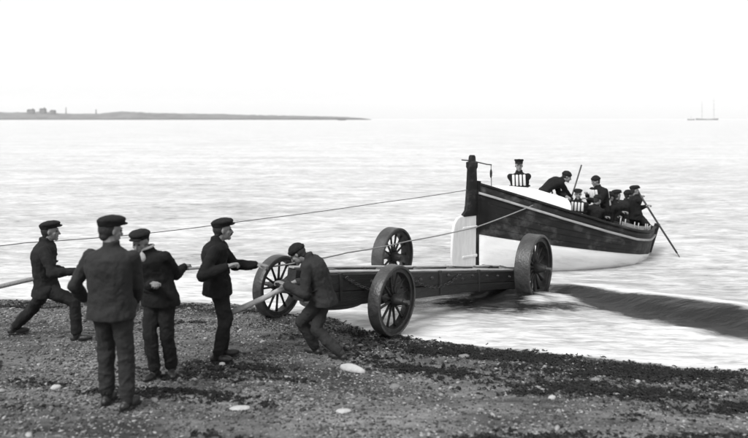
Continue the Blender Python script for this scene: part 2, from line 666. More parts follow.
# ------------------------------------------------------------------ far shore, far boats
def far_land():
    D = 1250.0
    prof = [(-520, 112.5), (-400, 110), (-250, 111.5), (-60, 110.5), (-10, 111), (24, 111.8), (38, 110.6), (48, 110.8), (56, 112.6), (72, 113.2), (100, 113), (112, 111.6), (122, 110.6),
            (134, 111), (150, 112.2), (180, 112.8), (215, 113.4), (250, 114.4), (285, 115.2), (320, 116), (345, 116.8), (360, 117.8), (371, 119.2)]
    px = np.array([p[0] for p in prof], float)
    py = np.array([p[1] for p in prof], float)
    n = 290
    q = np.linspace(-520, 371, n)
    top = np.interp(q, px, py)
    X = (q - 374) / F * D
    Z = EYE - (top - 118) / F * D
    Z = Z + (fbm(q * 0.35, q * 0, 4, 60)) * np.clip(Z * 0.35, 0, 2.2)
    bm = bmesh.new()
    rows = []
    for i in range(n):
        zt = max(0.3, float(Z[i]))
        dep = 40 + 260 * min(1, zt / 10)
        pr = [(0, -0.6), (3, min(2.2, zt * .45)), (14, min(2.6, zt * .5)), (34, zt * 0.72), (60, zt * 0.95), (0.5 * dep + 40, zt), (dep + 60, -0.6)]
        rows.append([bm.verts.new((X[i] * (1 + a / D), D + a + 14 * math.sin(i * 0.11), z)) for a, z in pr])
    for r0, r1 in zip(rows, rows[1:]):
        for j in range(6):
            f = bm.faces.new((r0[j], r1[j], r1[j + 1], r0[j + 1]))
            f.material_index = 1 if j == 0 else 0
    bm.faces.new(rows[0])
    bm.faces.new(rows[-1][::-1])
    o = link('headland', to_mesh(bm, 'headland', False), mats=[M['land'], M['quay']])
    tag(o, kind='structure')


far_land()


def far_house(px, wpx, hpx, base_py, label, roof=0.35, cat='house', name='house', chim=True):
    D = 1300.0
    k = D / F
    c = W(px, base_py, D)
    w_, h_ = wpx * k, hpx * k
    root = empty(name, (c.x, c.y, c.z - 3))
    tag(root, label, cat)
    bm = bmesh.new()
    box(bm, (0, 0, (h_ + 3) / 2), w_, 9, h_ + 3)
    link('wall', to_mesh(bm, 'wall', False), root, M['far_wall'])
    bm = bmesh.new()
    z0 = h_ + 3
    v = [bm.verts.new(p) for p in ((-w_ / 2 - .4, -5, z0), (w_ / 2 + .4, -5, z0), (w_ / 2 + .4, 5, z0), (-w_ / 2 - .4, 5, z0), (-w_ / 2 - .4, 0, z0 + h_ * roof + 1.2), (w_ / 2 + .4, 0, z0 + h_ * roof + 1.2))]
    for f in ((0, 1, 5, 4), (2, 3, 4, 5), (0, 4, 3), (1, 2, 5), (3, 2, 1, 0)):
        bm.faces.new([v[i] for i in f])
    rf = link('roof', to_mesh(bm, 'roof', False), root, M['quay'])
    if chim:
        bm = bmesh.new()
        box(bm, (w_ * 0.3, 0, z0 + h_ * roof + 1.4), 1.6, 1.6, 3.2)
        link('chimney', to_mesh(bm, 'chimney', False), rf, M['quay'])


far_house(31, 6, 1.2, 111.4, 'far low house at the broad end of the headland')
far_house(43, 5, 1.9, 111.4, 'far tall house, highest roof on the headland skyline')
far_house(53, 4, 1.1, 112.0, 'far small house right beside the tallest roof on the headland', chim=False)


def far_tower(px, top, base, label, r=1.6):
    D = 1300.0
    b, t = W(px, base, D), W(px, top, D)
    root = empty('beacon', (b.x, b.y, b.z - 2))
    tag(root, label, 'beacon')
    h = t.z - b.z + 2
    bm = bmesh.new()
    ring_lathe(bm, [(r, 0), (r * 0.7, h * 0.8)], 'Z', 10, closed=False)
    link('tower', to_mesh(bm, 'tower', True, 40), root, M['far_wall'])
    bm = bmesh.new()
    ring_lathe(bm, [(r * .95, h * .8), (r * .95, h * .82), (r * .55, h * .83), (r * .55, h * .95), (r * .2, h)], 'Z', 10, closed=False)
    link('lantern', to_mesh(bm, 'lantern', True, 40), root, M['quay'])


far_tower(66, 107.2, 113, 'slim far beacon tower next to the houses on the headland', 1.1)
far_tower(96, 109.2, 113, 'squat lone far beacon in the middle of the bare low headland', 1.3)


def far_ship(px, D, masts, hull_px, label, name='sailing_ship', cat='ship', hull_h=1.8, yards=True):
    k = D / F
    c = Vector(((px - 374) * k, D, 0))
    root = empty(name, c)
    tag(root, label, cat)
    L = hull_px * k
    bm = bmesh.new()
    rg = []
    for i in range(11):
        t = i / 10
        b = max(0.05, math.sin(math.pi * min(1, max(0, 0.08 + t * 0.84))) ** 0.6) * L * 0.10
        zt = hull_h * (1 + 0.5 * (2 * t - 1) ** 2)
        rg.append((Vector((-L / 2 + L * t, 0, zt * 0.5 - 0.4)), Vector((0, b, 0)), Vector((0, 0, zt * 0.5 + .4))))
    loft(bm, rg, 10, power=0.6)
    link('hull', to_mesh(bm, 'hull', True, 40), root, M['spar'])
    for dx, top in masts:
        h = (118 - top) * k + EYE
        bm = bmesh.new()
        tube(bm, [(dx * k, 0, 0.5), (dx * k, 0, h)], 0.20 * D / 1000, 6, 0.08 * D / 1000)
        ms = link('mast', to_mesh(bm, 'mast'), root, M['spar'])
        if yards:
            for q in (0.45, 0.65, 0.82):
                bm = bmesh.new()
                hw = L * 0.10 * (1.25 - q)
                tube(bm, [(dx * k - hw, 0.2, h * q), (dx * k + hw, 0.2, h * q)], 0.10 * D / 1000, 5)
                link('yard', to_mesh(bm, 'yard'), ms, M['spar'])


far_ship(707, 1150, ((-5, 101), (7, 96.5)), 22, 'two-masted sailing ship far out under bare poles on the horizon')
far_ship(691, 1050, ((0, 116.2),), 7, 'tiny far boat on the horizon beside the two-masted ship', 'sailing_boat', 'boat', 1.4, False)
far_ship(342, 950, ((0, 116.9),), 8, 'tiny far boat lying just off the thin tip of the headland', 'sailing_boat', 'boat', 1.2, False)


# ------------------------------------------------------------------ launching carriage
CA = 0.967
U = Vector((math.cos(CA), math.sin(CA), 0))
N = Vector((math.sin(CA), -math.cos(CA), 0))
FC = Vector((-0.604, 9.533, 0))
Z1, Z2 = EYE - 2.457, EYE - 2.736
LB, T1, T2, R1, R2 = 3.911, 2.066, 2.998, 0.465, 0.587
carriage = empty('boat_carriage', FC, CA)
tag(carriage, 'four-wheeled dark timber boat carriage standing in the wash behind the men', 'carriage')


def make_wheel(y, x, z, r, wd_, ns, phase):
    """Wheel with its axle along the carriage's own Y."""
    bm = bmesh.new()
    a = wd_ * 0.36
    ring_lathe(bm, [(r * .80, -a), (r * .93, -a), (r * .93, a), (r * .80, a)], 'Y', 40)
    wh = link('wheel', to_mesh(bm, 'wheel', True, 35), carriage, M['wood_wheel'], (x, y, z))
    wh.rotation_euler = (0, phase, 0)
    bm = bmesh.new()
    b = wd_ * 0.5
    ring_lathe(bm, [(r * .925, -b), (r * .985, -b), (r, -b + .012), (r, b - .012), (r * .985, b), (r * .925, b)], 'Y', 48)
    link('tyre', to_mesh(bm, 'tyre', True, 35), wh, M['iron'])
    bm = bmesh.new()
    h = 0.07 + wd_ * 0.36
    ring_lathe(bm, [(r * .07, -h - .05), (r * .10, -h - .05), (r * .11, -h), (r * .13, -h * .8), (r * .175, -h * .3), (r * .175, h * .3), (r * .13, h * .8), (r * .11, h), (r * .10, h + .05), (r * .07, h + .05)], 'Y', 20, closed=False)
    link('hub', to_mesh(bm, 'hub', True, 35), wh, M['wood_wheel'])
    sp = None
    for i in range(ns):
        if sp is None:
            bm = bmesh.new()
            rg = []
            for q, wx, wy in ((0.17, .036, .045), (0.3, .030, .034), (0.6, .026, .028), (0.82, .034, .040)):
                rg.append((Vector((0, (0.05 - q * 0.05) * 0, r * q)), Vector((wx * r * 1.3, 0, 0)), Vector((0, wy * r * 1.3, 0))))
            loft(bm, rg, 8)
            sp = to_mesh(bm, 'spoke')
            sp.materials.append(M['wood_wheel'])
        s = link('spoke', sp, wh)
        s.rotation_euler = (0, 2 * math.pi * (i + 0.5) / ns, 0)
    return wh


ROLL = -0.053
make_wheel(-T1 / 2, 0, EYE - 2.435, R1, 0.17, 12, 0.1)
make_wheel(T1 / 2, 0, EYE - 2.545, R1, 0.17, 12, 0.35)
make_wheel(-T2 / 2, LB, EYE - 2.66, R2, 0.27, 14, 0.2)
make_wheel(T2 / 2, LB, EYE - 2.82, R2, 0.27, 14, 0.05)


def beam(name, p0, p1, wy, h0, h1, m, bevel=0.012, parent=carriage, segs=10, rough=0.006):
    """Timber from p0 to p1 (centre line), uneven along its length."""
    p0, p1 = Vector(p0), Vector(p1)
    a = (p1 - p0).normalized()
    side = Vector((-a.y, a.x, 0)).normalized()
    up = a.cross(side)
    if up.z < 0: up = -up
    bm = bmesh.new()
    rows = []
    for i in range(segs + 1):
        t = i / segs
        c = p0.lerp(p1, t)
        hh = (h0 + (h1 - h0) * t) / 2
        j = [random.uniform(-rough, rough) for _ in range(4)]
        q = bevel
        sec = [(-wy / 2 + q, -hh), (wy / 2 - q, -hh), (wy / 2, -hh + q), (wy / 2, hh - q), (wy / 2 - q, hh), (-wy / 2 + q, hh), (-wy / 2, hh - q), (-wy / 2, -hh + q)]
        rows.append([bm.verts.new(c + side * (y + j[0]) + up * (z + j[1])) for y, z in sec])
    for r0, r1 in zip(rows, rows[1:]):
        for k in range(8):
            bm.faces.new((r0[k], r0[(k + 1) % 8], r1[(k + 1) % 8], r1[k]))
    bm.faces.new(rows[0][::-1])
    bm.faces.new(rows[-1])
    return link(name, to_mesh(bm, name, True, 30), parent, m)


def zl(t, hi=True):
    """Height of the side frame's centre at carriage station t."""
    f = (t + 1.0) / 4.95
    return EYE - (2.06 + (2.86 - 2.06) * f)


for y0, y1 in ((-0.58, -1.16), (-0.12, -0.70)):
    # upper and lower timbers of the long keelway frame
    beam('side_beam', (-1.0, y0, zl(-1.0)), (4.35, y1, zl(4.35)), 0.16, 0.23, 0.19, M['wood_dark'])
    beam('lower_beam', (-0.85, y0, zl(-.85) - 0.215), (3.9, y1 + .06, zl(3.9) - 0.155), 0.20, 0.19, 0.11, M['wood_dark'])
    for t in (-0.7, 0.35, 1.5, 2.6, 3.8):
        f = (t + 1.0) / 5.35
        bm = bmesh.new()
        box(bm, (0, 0, 0), 0.05, 0.205, 0.36, 0.006)
        link('iron_strap', to_mesh(bm, 'iron_strap', False), carriage, M['wood_wheel'], (t, y0 + (y1 - y0) * f, zl(t) - 0.055))
    beam('rail_cap', (-1.0, y0, zl(-1.0) + 0.128), (4.3, y1, zl(4.3) + 0.108), 0.11, 0.022, 0.022, M['rail'], 0.004)
for t in (-0.85, 0.1, 1.0, 1.9, 2.8, 3.6):
    f = (t + 1) / 5.35
    ym = -0.35 - 0.58 * f
    beam('cross_beam', (t, ym - .15, zl(t) - 0.02), (t, ym + .15, zl(t) - 0.02), 0.16, 0.13, 0.13, M['wood_dark'], segs=4)
for t in (-0.4, 0.6, 1.5, 2.4, 3.2, 4.1):
    bm = bmesh.new()
    ring_lathe(bm, [(0.02, -0.14), (0.06, -0.14), (0.045, 0), (0.06, 0.14), (0.02, 0.14)], 'Y', 12, closed=False)
    link('keel_roller', to_mesh(bm, 'keel_roller', True, 40), carriage, M['iron'], (t, -0.35 - 0.58 * (t + 1) / 5.35, zl(t) + 0.075))
bolt = None
for y0, y1 in ((-0.58, -1.16), (-0.12, -0.70)):
    for t in (-0.92, -0.5, -0.1, 0.15, 0.62, 1.0, 1.28, 1.72, 2.1, 2.4, 2.85, 3.2, 3.6, 4.05):
        f = (t + 1.0) / 5.35
        if bolt is None:
            bm = bmesh.new()
            ring_lathe(bm, [(0.028, 0.0), (0.028, 0.012), (0.016, 0.016), (0.015, 0.034)], 'Y', 8, closed=False)
            bolt = to_mesh(bm, 'bolt', True, 30)
            bolt.materials.append(M['iron'])
        o = link('bolt', bolt, carriage, loc=(t, y0 + (y1 - y0) * f - 0.078, zl(t) + random.uniform(-.05, .05)))
        o.rotation_euler = (0, 0, math.pi)
# slack chain hung along the near timber
bm = bmesh.new()
for i in range(46):
    q = i / 45
    t = -0.6 + 2.6 * q
    f = (t + 1.0) / 5.35
    c = Vector((t, -0.58 - 0.58 * f - 0.10, zl(t) + 0.06 - 0.36 * (4 * (q - (q > .5) * .5) * (.5 - (q - (q > .5) * .5)) * 2)))
    rot = Matrix.Rotation(R(90 * (i % 2) + 20), 3, 'X')
    pts = [c + rot @ Vector((0.036 * math.cos(a), 0, 0.02 * math.sin(a))) for a in np.linspace(0, 2 * math.pi, 9)]
    tube(bm, pts, 0.006, 4)
link('chain', to_mesh(bm, 'chain'), carriage, M['iron'])
# fore-carriage turntable, bolsters and axles
bm = bmesh.new()
ring_lathe(bm, [(0.36, -0.03), (0.46, -0.03), (0.46, 0.03), (0.36, 0.03)], 'Z', 28)
link('turntable', to_mesh(bm, 'turntable', True, 30), carriage, M['iron'], (0, 0, zl(0) - 0.36))
beam('axle_bolster', (0, -T1 / 2 + .13, EYE - 2.40), (0, T1 / 2 - .13, EYE - 2.51), 0.18, 0.2, 0.2, M['wood_dark'], segs=5)
beam('axle_bolster', (LB, -T2 / 2 + .17, EYE - 3.00), (LB, T2 / 2 - .17, EYE - 3.22), 0.16, 0.16, 0.16, M['wood_dark'], segs=5)
for x, T, za, zb in ((0, T1, EYE - 2.435, EYE - 2.545), (LB, T2, EYE - 2.66, EYE - 2.82)):
    bm = bmesh.new()
    e = 0.26 if x == 0 else 0.32
    if x == 0:
        tube(bm, [(x, -T / 2 - e, za), (x, T / 2 + e, zb)], 0.032, 10)
    else:                                       # cranked axle, dropped between the wheels
        tube(bm, [(x, -T / 2 - e, za), (x, -T / 2 + .17, za), (x, -T / 2 + .25, za - .34), (x, T / 2 - .25, zb - .40), (x, T / 2 - .17, zb), (x, T / 2 + e, zb)], 0.034, 10)
    link('axle', to_mesh(bm, 'axle', True, 40), carriage, M['iron'])


# ------------------------------------------------------------------ lifeboat
BH = math.atan2(2.5, 4.64)
BL = 5.27
PITCH = math.atan2(0.88, BL)
boat = empty('lifeboat', (2.18, 14.0, EYE - 2.43))
boat.rotation_euler = (0, PITCH, BH)          # bow down towards the sea
BOATM = Matrix.Translation(boat.location) @ boat.rotation_euler.to_matrix().to_4x4()
tag(boat, 'double-ended lifeboat with dark topsides and white bottom, stern towards the beach', 'boat')


def half_w(t):
    a = np.interp(t, [0, .04, .12, .25, .45, .6, .75, .88, .96, 1], [.035, .22, .46, .75, .96, .98, .86, .52, .2, .035])
    return float(a)


def sheer(t):
    return float(np.interp(t, [0, .12, .3, .5, .7, .85, 1], [1.02, .90, .74, .60, .50, .50, .60]))


def keel_z(t):
    return float(np.interp(t, [0, .05, .2, .5, .8, .95, 1], [-.86, -.86, -.84, -.8, -.7, -.5, -.28]))


def rake(t, z):
    return -z * math.tan(PITCH) * max(0.0, 1 - t / 0.4) + (0.10 * (z / .6) * (t - .85) / .15 if t > .85 else 0)


def hull_ring(t):
    """Half section from keel to gunwale: list of (y, z)."""
    w_, zs, zk = half_w(t), sheer(t), keel_z(t)
    pts = []
    for q in np.linspace(0, 1, 9):                                # white bottom
        z = zk + (0 - zk) * q
        y = w_ * 0.94 * (math.sin(q * math.pi / 2) ** 0.75) if t not in (0, 1) else w_
        pts.append((max(y, 0.03), z))
    for i in range(6):                                            # dark topsides, lapped strakes
        for q, lap in ((i / 6 + 0.004, 0.010), ((i + 1) / 6, 0.0)):
            pts.append((max(0.03, w_ * (0.94 + 0.06 * math.sin(q * math.pi * 0.6)) + lap * min(1, w_ * 3)), zs * q))
    return pts


def build_hull():
    ts = [0, .02, .05, .09, .14, .2, .27, .35, .43, .51, .59, .67, .75, .82, .88, .93, .965, 1]
    bm = bmesh.new()
    for s in (-1, 1):
        rows = []
        for t in ts:
            x = t * BL + (0.0 if t < .9 else 0)
            rows.append([bm.verts.new((x + rake(t, z), s * y, z)) for y, z in hull_ring(t)])
        for r0, r1 in zip(rows, rows[1:]):
            for j in range(len(r0) - 1):
                f = bm.faces.new((r0[j], r1[j], r1[j + 1], r0[j + 1]))
                f.material_index = 1 if j < 8 else 0
    me = to_mesh(bm, 'hull', True, 28)
    o = link('hull', me, boat, [M['hull_dark'], M['hull_white']])
    sm = o.modifiers.new('thickness', 'SOLIDIFY')
    sm.thickness = 0.03
    sm.offset = 0
    return o


build_hull()


def sheer_line(off_y, dz, a=0.0, b=1.0, n=34, side=-1):
    r = []
    for i in range(n + 1):
        t = a + (b - a) * i / n
        x = t * BL + rake(t, sheer(t))
        r.append(Vector((x, side * (half_w(t) + off_y), sheer(t) + dz)))
    return r


for s in (-1, 1):
    # gunwale capping
    bm = bmesh.new()
    pts = sheer_line(0.0, 0.02, side=s)
    rg = [(p, Vector((0, 0.045, 0)), Vector((0, 0, 0.028))) for p in pts]
    loft(bm, rg, 8, power=0.6)
    link('gunwale', to_mesh(bm, 'gunwale', True, 40), boat, M['hull_dark'])
    # pale rubbing strake a hand below it
    bm = bmesh.new()
    pts = sheer_line(0.025, -0.17, 0.0, 1.0, side=s)
    rg = [(p, Vector((0, 0.035, 0)), Vector((0, 0, 0.026))) for p in pts]
    loft(bm, rg, 8, power=0.6)
    o = link('rubbing_strake', to_mesh(bm, 'rubbing_strake', True, 40), boat, M['rail'])

# deck inside, thwarts
bm = bmesh.new()
rows = []
for i in range(21):
    t = 0.03 + 0.94 * i / 20
    y = half_w(t) * 0.93
    rows.append((bm.verts.new((t * BL, -y, -0.05)), bm.verts.new((t * BL, y, -0.05))))
for a, b in zip(rows, rows[1:]):
    bm.faces.new((a[0], b[0], b[1], a[1]))
link('floor', to_mesh(bm, 'floor', False), boat, M['inside'])
for t in (0.57, 0.66, 0.75, 0.84):
    bm = bmesh.new()
    box(bm, (t * BL, 0, 0.30), 0.22, half_w(t) * 1.86, 0.045, 0.006)
    link('thwart', to_mesh(bm, 'thwart', False), boat, M['inside'])


# white turtle-backed end box at the stern
def end_box(t0, t1, name, rise, m, flat_end):
    bm = bmesh.new()
    rows = []
    n = 16
    for i in range(n + 1):
        t = t0 + (t1 - t0) * i / n
        w_ = half_w(t) * 0.95
        zs = sheer(t) - 0.03
        hgt = rise(t)
        row = []
        for k in range(13):
            a = math.pi * k / 12
            ca, sa = math.cos(a), math.sin(a)
            y = -w_ * math.copysign(abs(ca) ** 0.55, ca)
            row.append(bm.verts.new((t * BL + rake(t, zs + hgt * sa ** .55), y, zs + hgt * sa ** 0.55)))
        row.append(bm.verts.new((t * BL, w_, -0.04)))
        row.insert(0, bm.verts.new((t * BL, -w_, -0.04)))
        rows.append(row)
    for r0, r1 in zip(rows, rows[1:]):
        for j in range(len(r0) - 1):
            bm.faces.new((r0[j], r1[j], r1[j + 1], r0[j + 1]))
    bm.faces.new(rows[0][::-1])
    bm.faces.new(rows[-1])
    return link(name, to_mesh(bm, name, True, 40), boat, m)


end_box(0.05, 0.335, 'end_box', lambda t: float(np.interp(t, [.05, .12, .22, .335], [.06, .20, .34, .36])), M['box_white'], True)
end_box(0.90, 0.985, 'bow_box', lambda t: float(np.interp(t, [.9, .985], [.10, .03])), M['inside'], True)
# inner lining, pale on the upper part
bm = bmesh.new()
for s in (-1, 1):
    rows = []
    for i in range(13):
        t = 0.60 + 0.33 * i / 12
        y = s * (half_w(t) - 0.05)
        rows.append((bm.verts.new((t * BL, y, sheer(t) + 0.03)), bm.verts.new((t * BL, y, sheer(t) + 0.13)), bm.verts.new((t * BL, y + s * 0.03, sheer(t) + 0.13)), bm.verts.new((t * BL, y + s * .03, sheer(t) + .03))))
    for a, b in zip(rows, rows[1:]):
        for j in range(4):
            bm.faces.new((a[j], b[j], b[(j + 1) % 4], a[(j + 1) % 4]))
    bm.faces.new(rows[0]); bm.faces.new(rows[-1][::-1])
link('wash_strake', to_mesh(bm, 'wash_strake', False), boat, M['rail'])
# thole pins
tp = None
for s in (-1, 1):
    for t in (0.58, 0.61, 0.68, 0.71, 0.78, 0.81):
        if tp is None:
            bm = bmesh.new()
            tube(bm, [(0, 0, 0), (0, 0, 0.16)], 0.016, 6, 0.012)
            tp = to_mesh(bm, 'thole_pin')
            tp.materials.append(M['rail'])
        link('thole_pin', tp, boat, loc=(t * BL, s * half_w(t), sheer(t) + 0.04))

# keel and posts
bm = bmesh.new()
rg = [(Vector((t * BL, 0, keel_z(t) - 0.05)), Vector((0, 0.045, 0)), Vector((0, 0, 0.09))) for t in np.linspace(0, 1, 14)]
loft(bm, rg, 8, power=0.5)
link('keel', to_mesh(bm, 'keel', True, 40), boat, M['hull_white'])
TILT = Matrix.Rotation(-PITCH, 3, 'Y')       # keeps the stern gear nearly plumb
bm = bmesh.new()
rg = []
for z, x0, x1, y in ((-0.86, -0.05, 0.03, .045), (0.0, -.05, .03, .05), (0.02, -.06, .04, .055), (1.1, -.06, .05, .06)):
    rg.append((Vector(((x0 + x1) / 2 + rake(0, z), 0, z)), Vector(((x1 - x0) / 2, 0, 0)), Vector((0, y, 0))))
loft(bm, rg, 8, power=0.5)
link('stern_post', to_mesh(bm, 'stern_post', True, 40), boat, M['hull_dark'])
bm = bmesh.new()
rg = []
for z in (-0.3, 0, .3, .62, .72):
    rg.append((Vector((BL + 0.02 + 0.17 * max(z, -.3) / .6, 0, z)), Vector((.06, 0, 0)), Vector((0, .05, 0))))
loft(bm, rg, 8, power=0.5)
link('stem_post', to_mesh(bm, 'stem_post', True, 40), boat, M['hull_dark'])

# rudder: white blade with rounded corners, tall dark head above
def blade_outline():
    pts = [(0.0, 0.40), (-0.30, 0.44), (-0.52, 0.37), (-0.60, 0.26), (-0.645, 0.05), (-0.66, -0.40), (-0.65, -0.62), (-0.58, -0.73), (-0.40, -0.79), (0.0, -0.83)]
    return pts


rud = empty('rudder', (-0.07, 0, 0))
rud.parent = boat
rud.rotation_euler = (0, -PITCH, R(6))
bm = bmesh.new()
ol = blade_outline()
vs0 = [bm.verts.new((x, -0.032, z)) for x, z in ol]
vs1 = [bm.verts.new((x, 0.032, z)) for x, z in ol]
bm.faces.new(vs0)
bm.faces.new(vs1[::-1])
for i in range(len(ol)):
    j = (i + 1) % len(ol)
    bm.faces.new((vs0[i], vs1[i], vs1[j], vs0[j]))
bmesh.ops.bevel(bm, geom=[e for e in bm.edges], offset=0.012, segments=2, affect='EDGES')
link('blade', to_mesh(bm, 'blade', True, 40), rud, M['rudder'])
bm = bmesh.new()
rg = []
for z, x0, x1, y in ((0.385, -0.40, 0.035, .04), (0.43, -.38, .035, .05), (0.50, -0.30, .03, .06), (0.62, -0.27, .02, .07), (1.0, -0.235, .0, .075), (1.36, -.215, -.02, .075), (1.40, -.235, .0, .09), (1.50, -.235, .0, .09), (1.52, -.19, -.04, .06), (1.62, -.18, -.05, .055), (1.65, -.16, -.07, .04)):
    rg.append((Vector(((x0 + x1) / 2, 0, z)), Vector(((x1 - x0) / 2, 0, 0)), Vector((0, y, 0))))
loft(bm, rg, 12, power=0.55)
link('rudder_head', to_mesh(bm, 'rudder_head', True, 40), rud, M['hull_dark'])
for z in (0.15, -0.45):
    bm = bmesh.new()
    box(bm, (-0.17, 0, z), 0.42, 0.085, 0.05, 0.008)
    box(bm, (0.045, 0, z), 0.06, 0.06, 0.09, 0.01)
    link('pintle_strap', to_mesh(bm, 'pintle_strap', False), rud, M['rudder'])
# iron yoke arm with its hanging block and falls
bm = bmesh.new()
tube(bm, [(-0.40, 0, 1.56), (-0.12, 0, 1.53), (0.30, 0, 1.44), (0.44, 0, 1.425)], 0.014, 6)
link('yoke_arm', to_mesh(bm, 'yoke_arm'), rud, M['iron'])
bm = bmesh.new()
ellipsoid(bm, Vector((0.43, 0, 1.24)), Vector((.03, 0, 0)), Vector((0, .022, 0)), Vector((0, 0, .10)), 10, 7)
link('block', to_mesh(bm, 'block'), rud, M['wood_dark'])
bm = bmesh.new()
tube(bm, [(0.43, 0, 1.42), (0.43, 0, 1.3)], 0.008, 5)
tube(bm, [(0.44, 0, 1.15), (0.47, 0.02, 0.9), (0.50, .03, 0.62)], 0.009, 5)
tube(bm, [(0.05, 0, 1.0), (0.30, 0.03, 0.66), (0.62, .05, 0.56)], 0.009, 5)
link('yoke_line', to_mesh(bm, 'yoke_line'), rud, M['rope_dark'])


# ------------------------------------------------------------------ people
def ik(a, b, l1, l2, pole):
    d = b - a
    L = d.length
    mx = (l1 + l2) * 0.995
    if L > mx:
        b = a + d * (mx / L)
        d = b - a
        L = mx
    u = d.normalized()
    x = (l1 * l1 - l2 * l2 + L * L) / (2 * L)
    h = math.sqrt(max(0, l1 * l1 - x * x))
    p = pole - u * pole.dot(u)
    p = p.normalized() if p.length > 1e-5 else basis(u)[1]
    return a + u * x + p * h, b


def yawv(deg):
    return Vector((math.sin(R(deg)), math.cos(R(deg)), 0))


def person(label, d, pelvis, neck, head, yaw, head_yaw, hands, feet, H=1.7, voxel=0.0075, jacket='wool_dark', trousers='trouser',
           cap='flat', shoulder_yaw=None, head_pitch=0.0, elbow_pole=None, knee_pole=None, cork=False, scarf=False, group=None, hand_dir=None,
           moustache=False, coat_len=0.16, foot_yaw=None, bulk=1.0, grips=(1, 1), sh_tilt=0.0, name='person'):
    k = H / 1.7

    def J(p):
        return W(p[0], p[1], d + (p[2] if len(p) > 2 else 0.0))
    P, Nk, Hc = J(pelvis), J(neck), J(head)
    # keep human lengths along the spine
    Nk = P + (Nk - P).normalized() * min(max((Nk - P).length, 0.44 * k), 0.56 * k)
    Hc = Nk + (Hc - Nk).normalized() * (0.132 * k)
    fy = yawv(yaw)
    rt = Vector((fy.y, -fy.x, 0))
    sy_ = yaw if shoulder_yaw is None else shoulder_yaw
    sf = yawv(sy_)
    srt = Vector((sf.y, -sf.x, 0))
    spine = (Nk - P).normalized()
    srt = (srt - spine * srt.dot(spine)).normalized()
    srt = (srt + spine * sh_tilt).normalized()
    sfw = spine.cross(srt)
    hipr = rt
    base = Vector((P.x, P.y, min(J(f).z for f in feet) - 0.08 * k))
    root = empty(name, base)
    tag(root, label, 'person', group)
    off = -base
    # head frame
    hf = yawv(head_yaw)
    hr = Vector((hf.y, -hf.x, 0))
    hm = Matrix.Rotation(R(-head_pitch), 3, hr)     # positive pitch looks down
    hf = hm @ hf
    hu = hr.cross(hf).normalized()
    # joints
    Sh = [Nk - spine * 0.095 * k + srt * (s * 0.185 * k * bulk) for s in (-1, 1)]
    Hp = [P + hipr * (s * 0.085 * k) - spine * 0.02 for s in (-1, 1)]
    arms = []
    for i in (0, 1):
        t = J(hands[i])
        pole = (elbow_pole[i] if elbow_pole else (-fy * 0.6 - Vector((0, 0, 1)) + srt * ((i * 2 - 1) * .5)))
        e, wr = ik(Sh[i], t, 0.295 * k, 0.26 * k, Vector(pole))
        arms.append((Sh[i], e, wr))
    legs = []
    for i in (0, 1):
        t = J(feet[i])
        if group is None:                       # on the beach: stand on the shingle
            t.z = gz(t.x, t.y) + 0.076 * k
        pole = (knee_pole[i] if knee_pole else fy)
        kn, an = ik(Hp[i], t, 0.425 * k, 0.41 * k, Vector(pole))
        legs.append((Hp[i], kn, an))
    fys = [yawv(foot_yaw[i]) if foot_yaw else fy for i in (0, 1)]

    def sub(v):
        return v + off

    def torso(bm, g, hem, top=1.0):
        rg = []
        L = (Nk - P).length
        down = -(spine * 0.55 + Vector((0, 0, 1)) * 0.45).normalized()
        if hem > 0:
            rg.append((P + down * hem * k, hipr * .205 * k * g, fy * .155 * k * g))
            rg.append((P + down * hem * .4 * k, hipr * .20 * k * g, fy * .15 * k * g))
        else:
            rg.append((P - spine * .09 * k, hipr * .12 * k * g, fy * .10 * k * g))
        for t, a, b in ((0, .185, .14), (.2, .172, .128), (.42, .175, .13), (.65, .197, .142), (.8, .20, .138), (.88, .165, .118), (.95, .105, .092), (1.0, .068, .068)):
            q = min(1, t)
            r_ = hipr.lerp(srt, q).normalized()
            f_ = fy.lerp(sfw, q).normalized()
            # gentle rounding of the back
            c = P + spine * (L * t) - f_ * (0.03 * k * math.sin(math.pi * min(1, t)))
            rg.append((c, r_ * a * k * g * bulk, f_ * b * k * g))
        loft(bm, [(sub(c), u, v) for c, u, v in rg], 18)

    def hand(bm, i):
        s = i * 2 - 1
        _, e, wr = arms[i]
        h = (wr - e).normalized() if not hand_dir or hand_dir[i] is None else Vector(hand_dir[i]).normalized()
        side = h.cross(Vector((0, 0, 1)))
        side = side.normalized() if side.length > .1 else srt
        pn = Vector((0, 0, -1)) - h * Vector((0, 0, -1)).dot(h)
        pn = pn.normalized()
        if pn.length < .1: pn = -fy
        o = sub(wr)
        pc = o + h * 0.05 * k
        ellipsoid(bm, pc, side * .043 * k, pn * .018 * k, h * .055 * k, 12, 7)
        capsule(bm, o - h * .03 * k, o + h * .03 * k, .028 * k, .026 * k, 10)
        cl = R(62) if grips[i] else R(22)
        for j in range(4):
            sp_ = (-0.031 + 0.0205 * j) * k
            ln = (0.040, 0.046, 0.043, 0.034)[j] * k
            p = o + h * .092 * k + side * sp_
            a = 0.35 if grips[i] else 0.15
            for seg in range(3):
                dr = h * math.cos(a) + pn * math.sin(a)
                q = p + dr * ln * (1.0, .72, .55)[seg]
                capsule(bm, p, q, (.0098 - .0008 * seg) * k, (.0094 - .001 * seg) * k, 7)
                p = q
                a += cl
        th = -1 if i else 1
        p = o + h * .035 * k + side * th * .034 * k
        q = p + (h * .7 + side * th * .55 + pn * .35).normalized() * .042 * k
        r_ = q + (h * .75 + pn * .65 - side * th * .1).normalized() * .034 * k
        capsule(bm, p, q, .013 * k, .0115 * k, 7)
        capsule(bm, q, r_, .0112 * k, .0095 * k, 7)

    frng = np.random.default_rng(int(abs(P.x * 1000)) + 5)

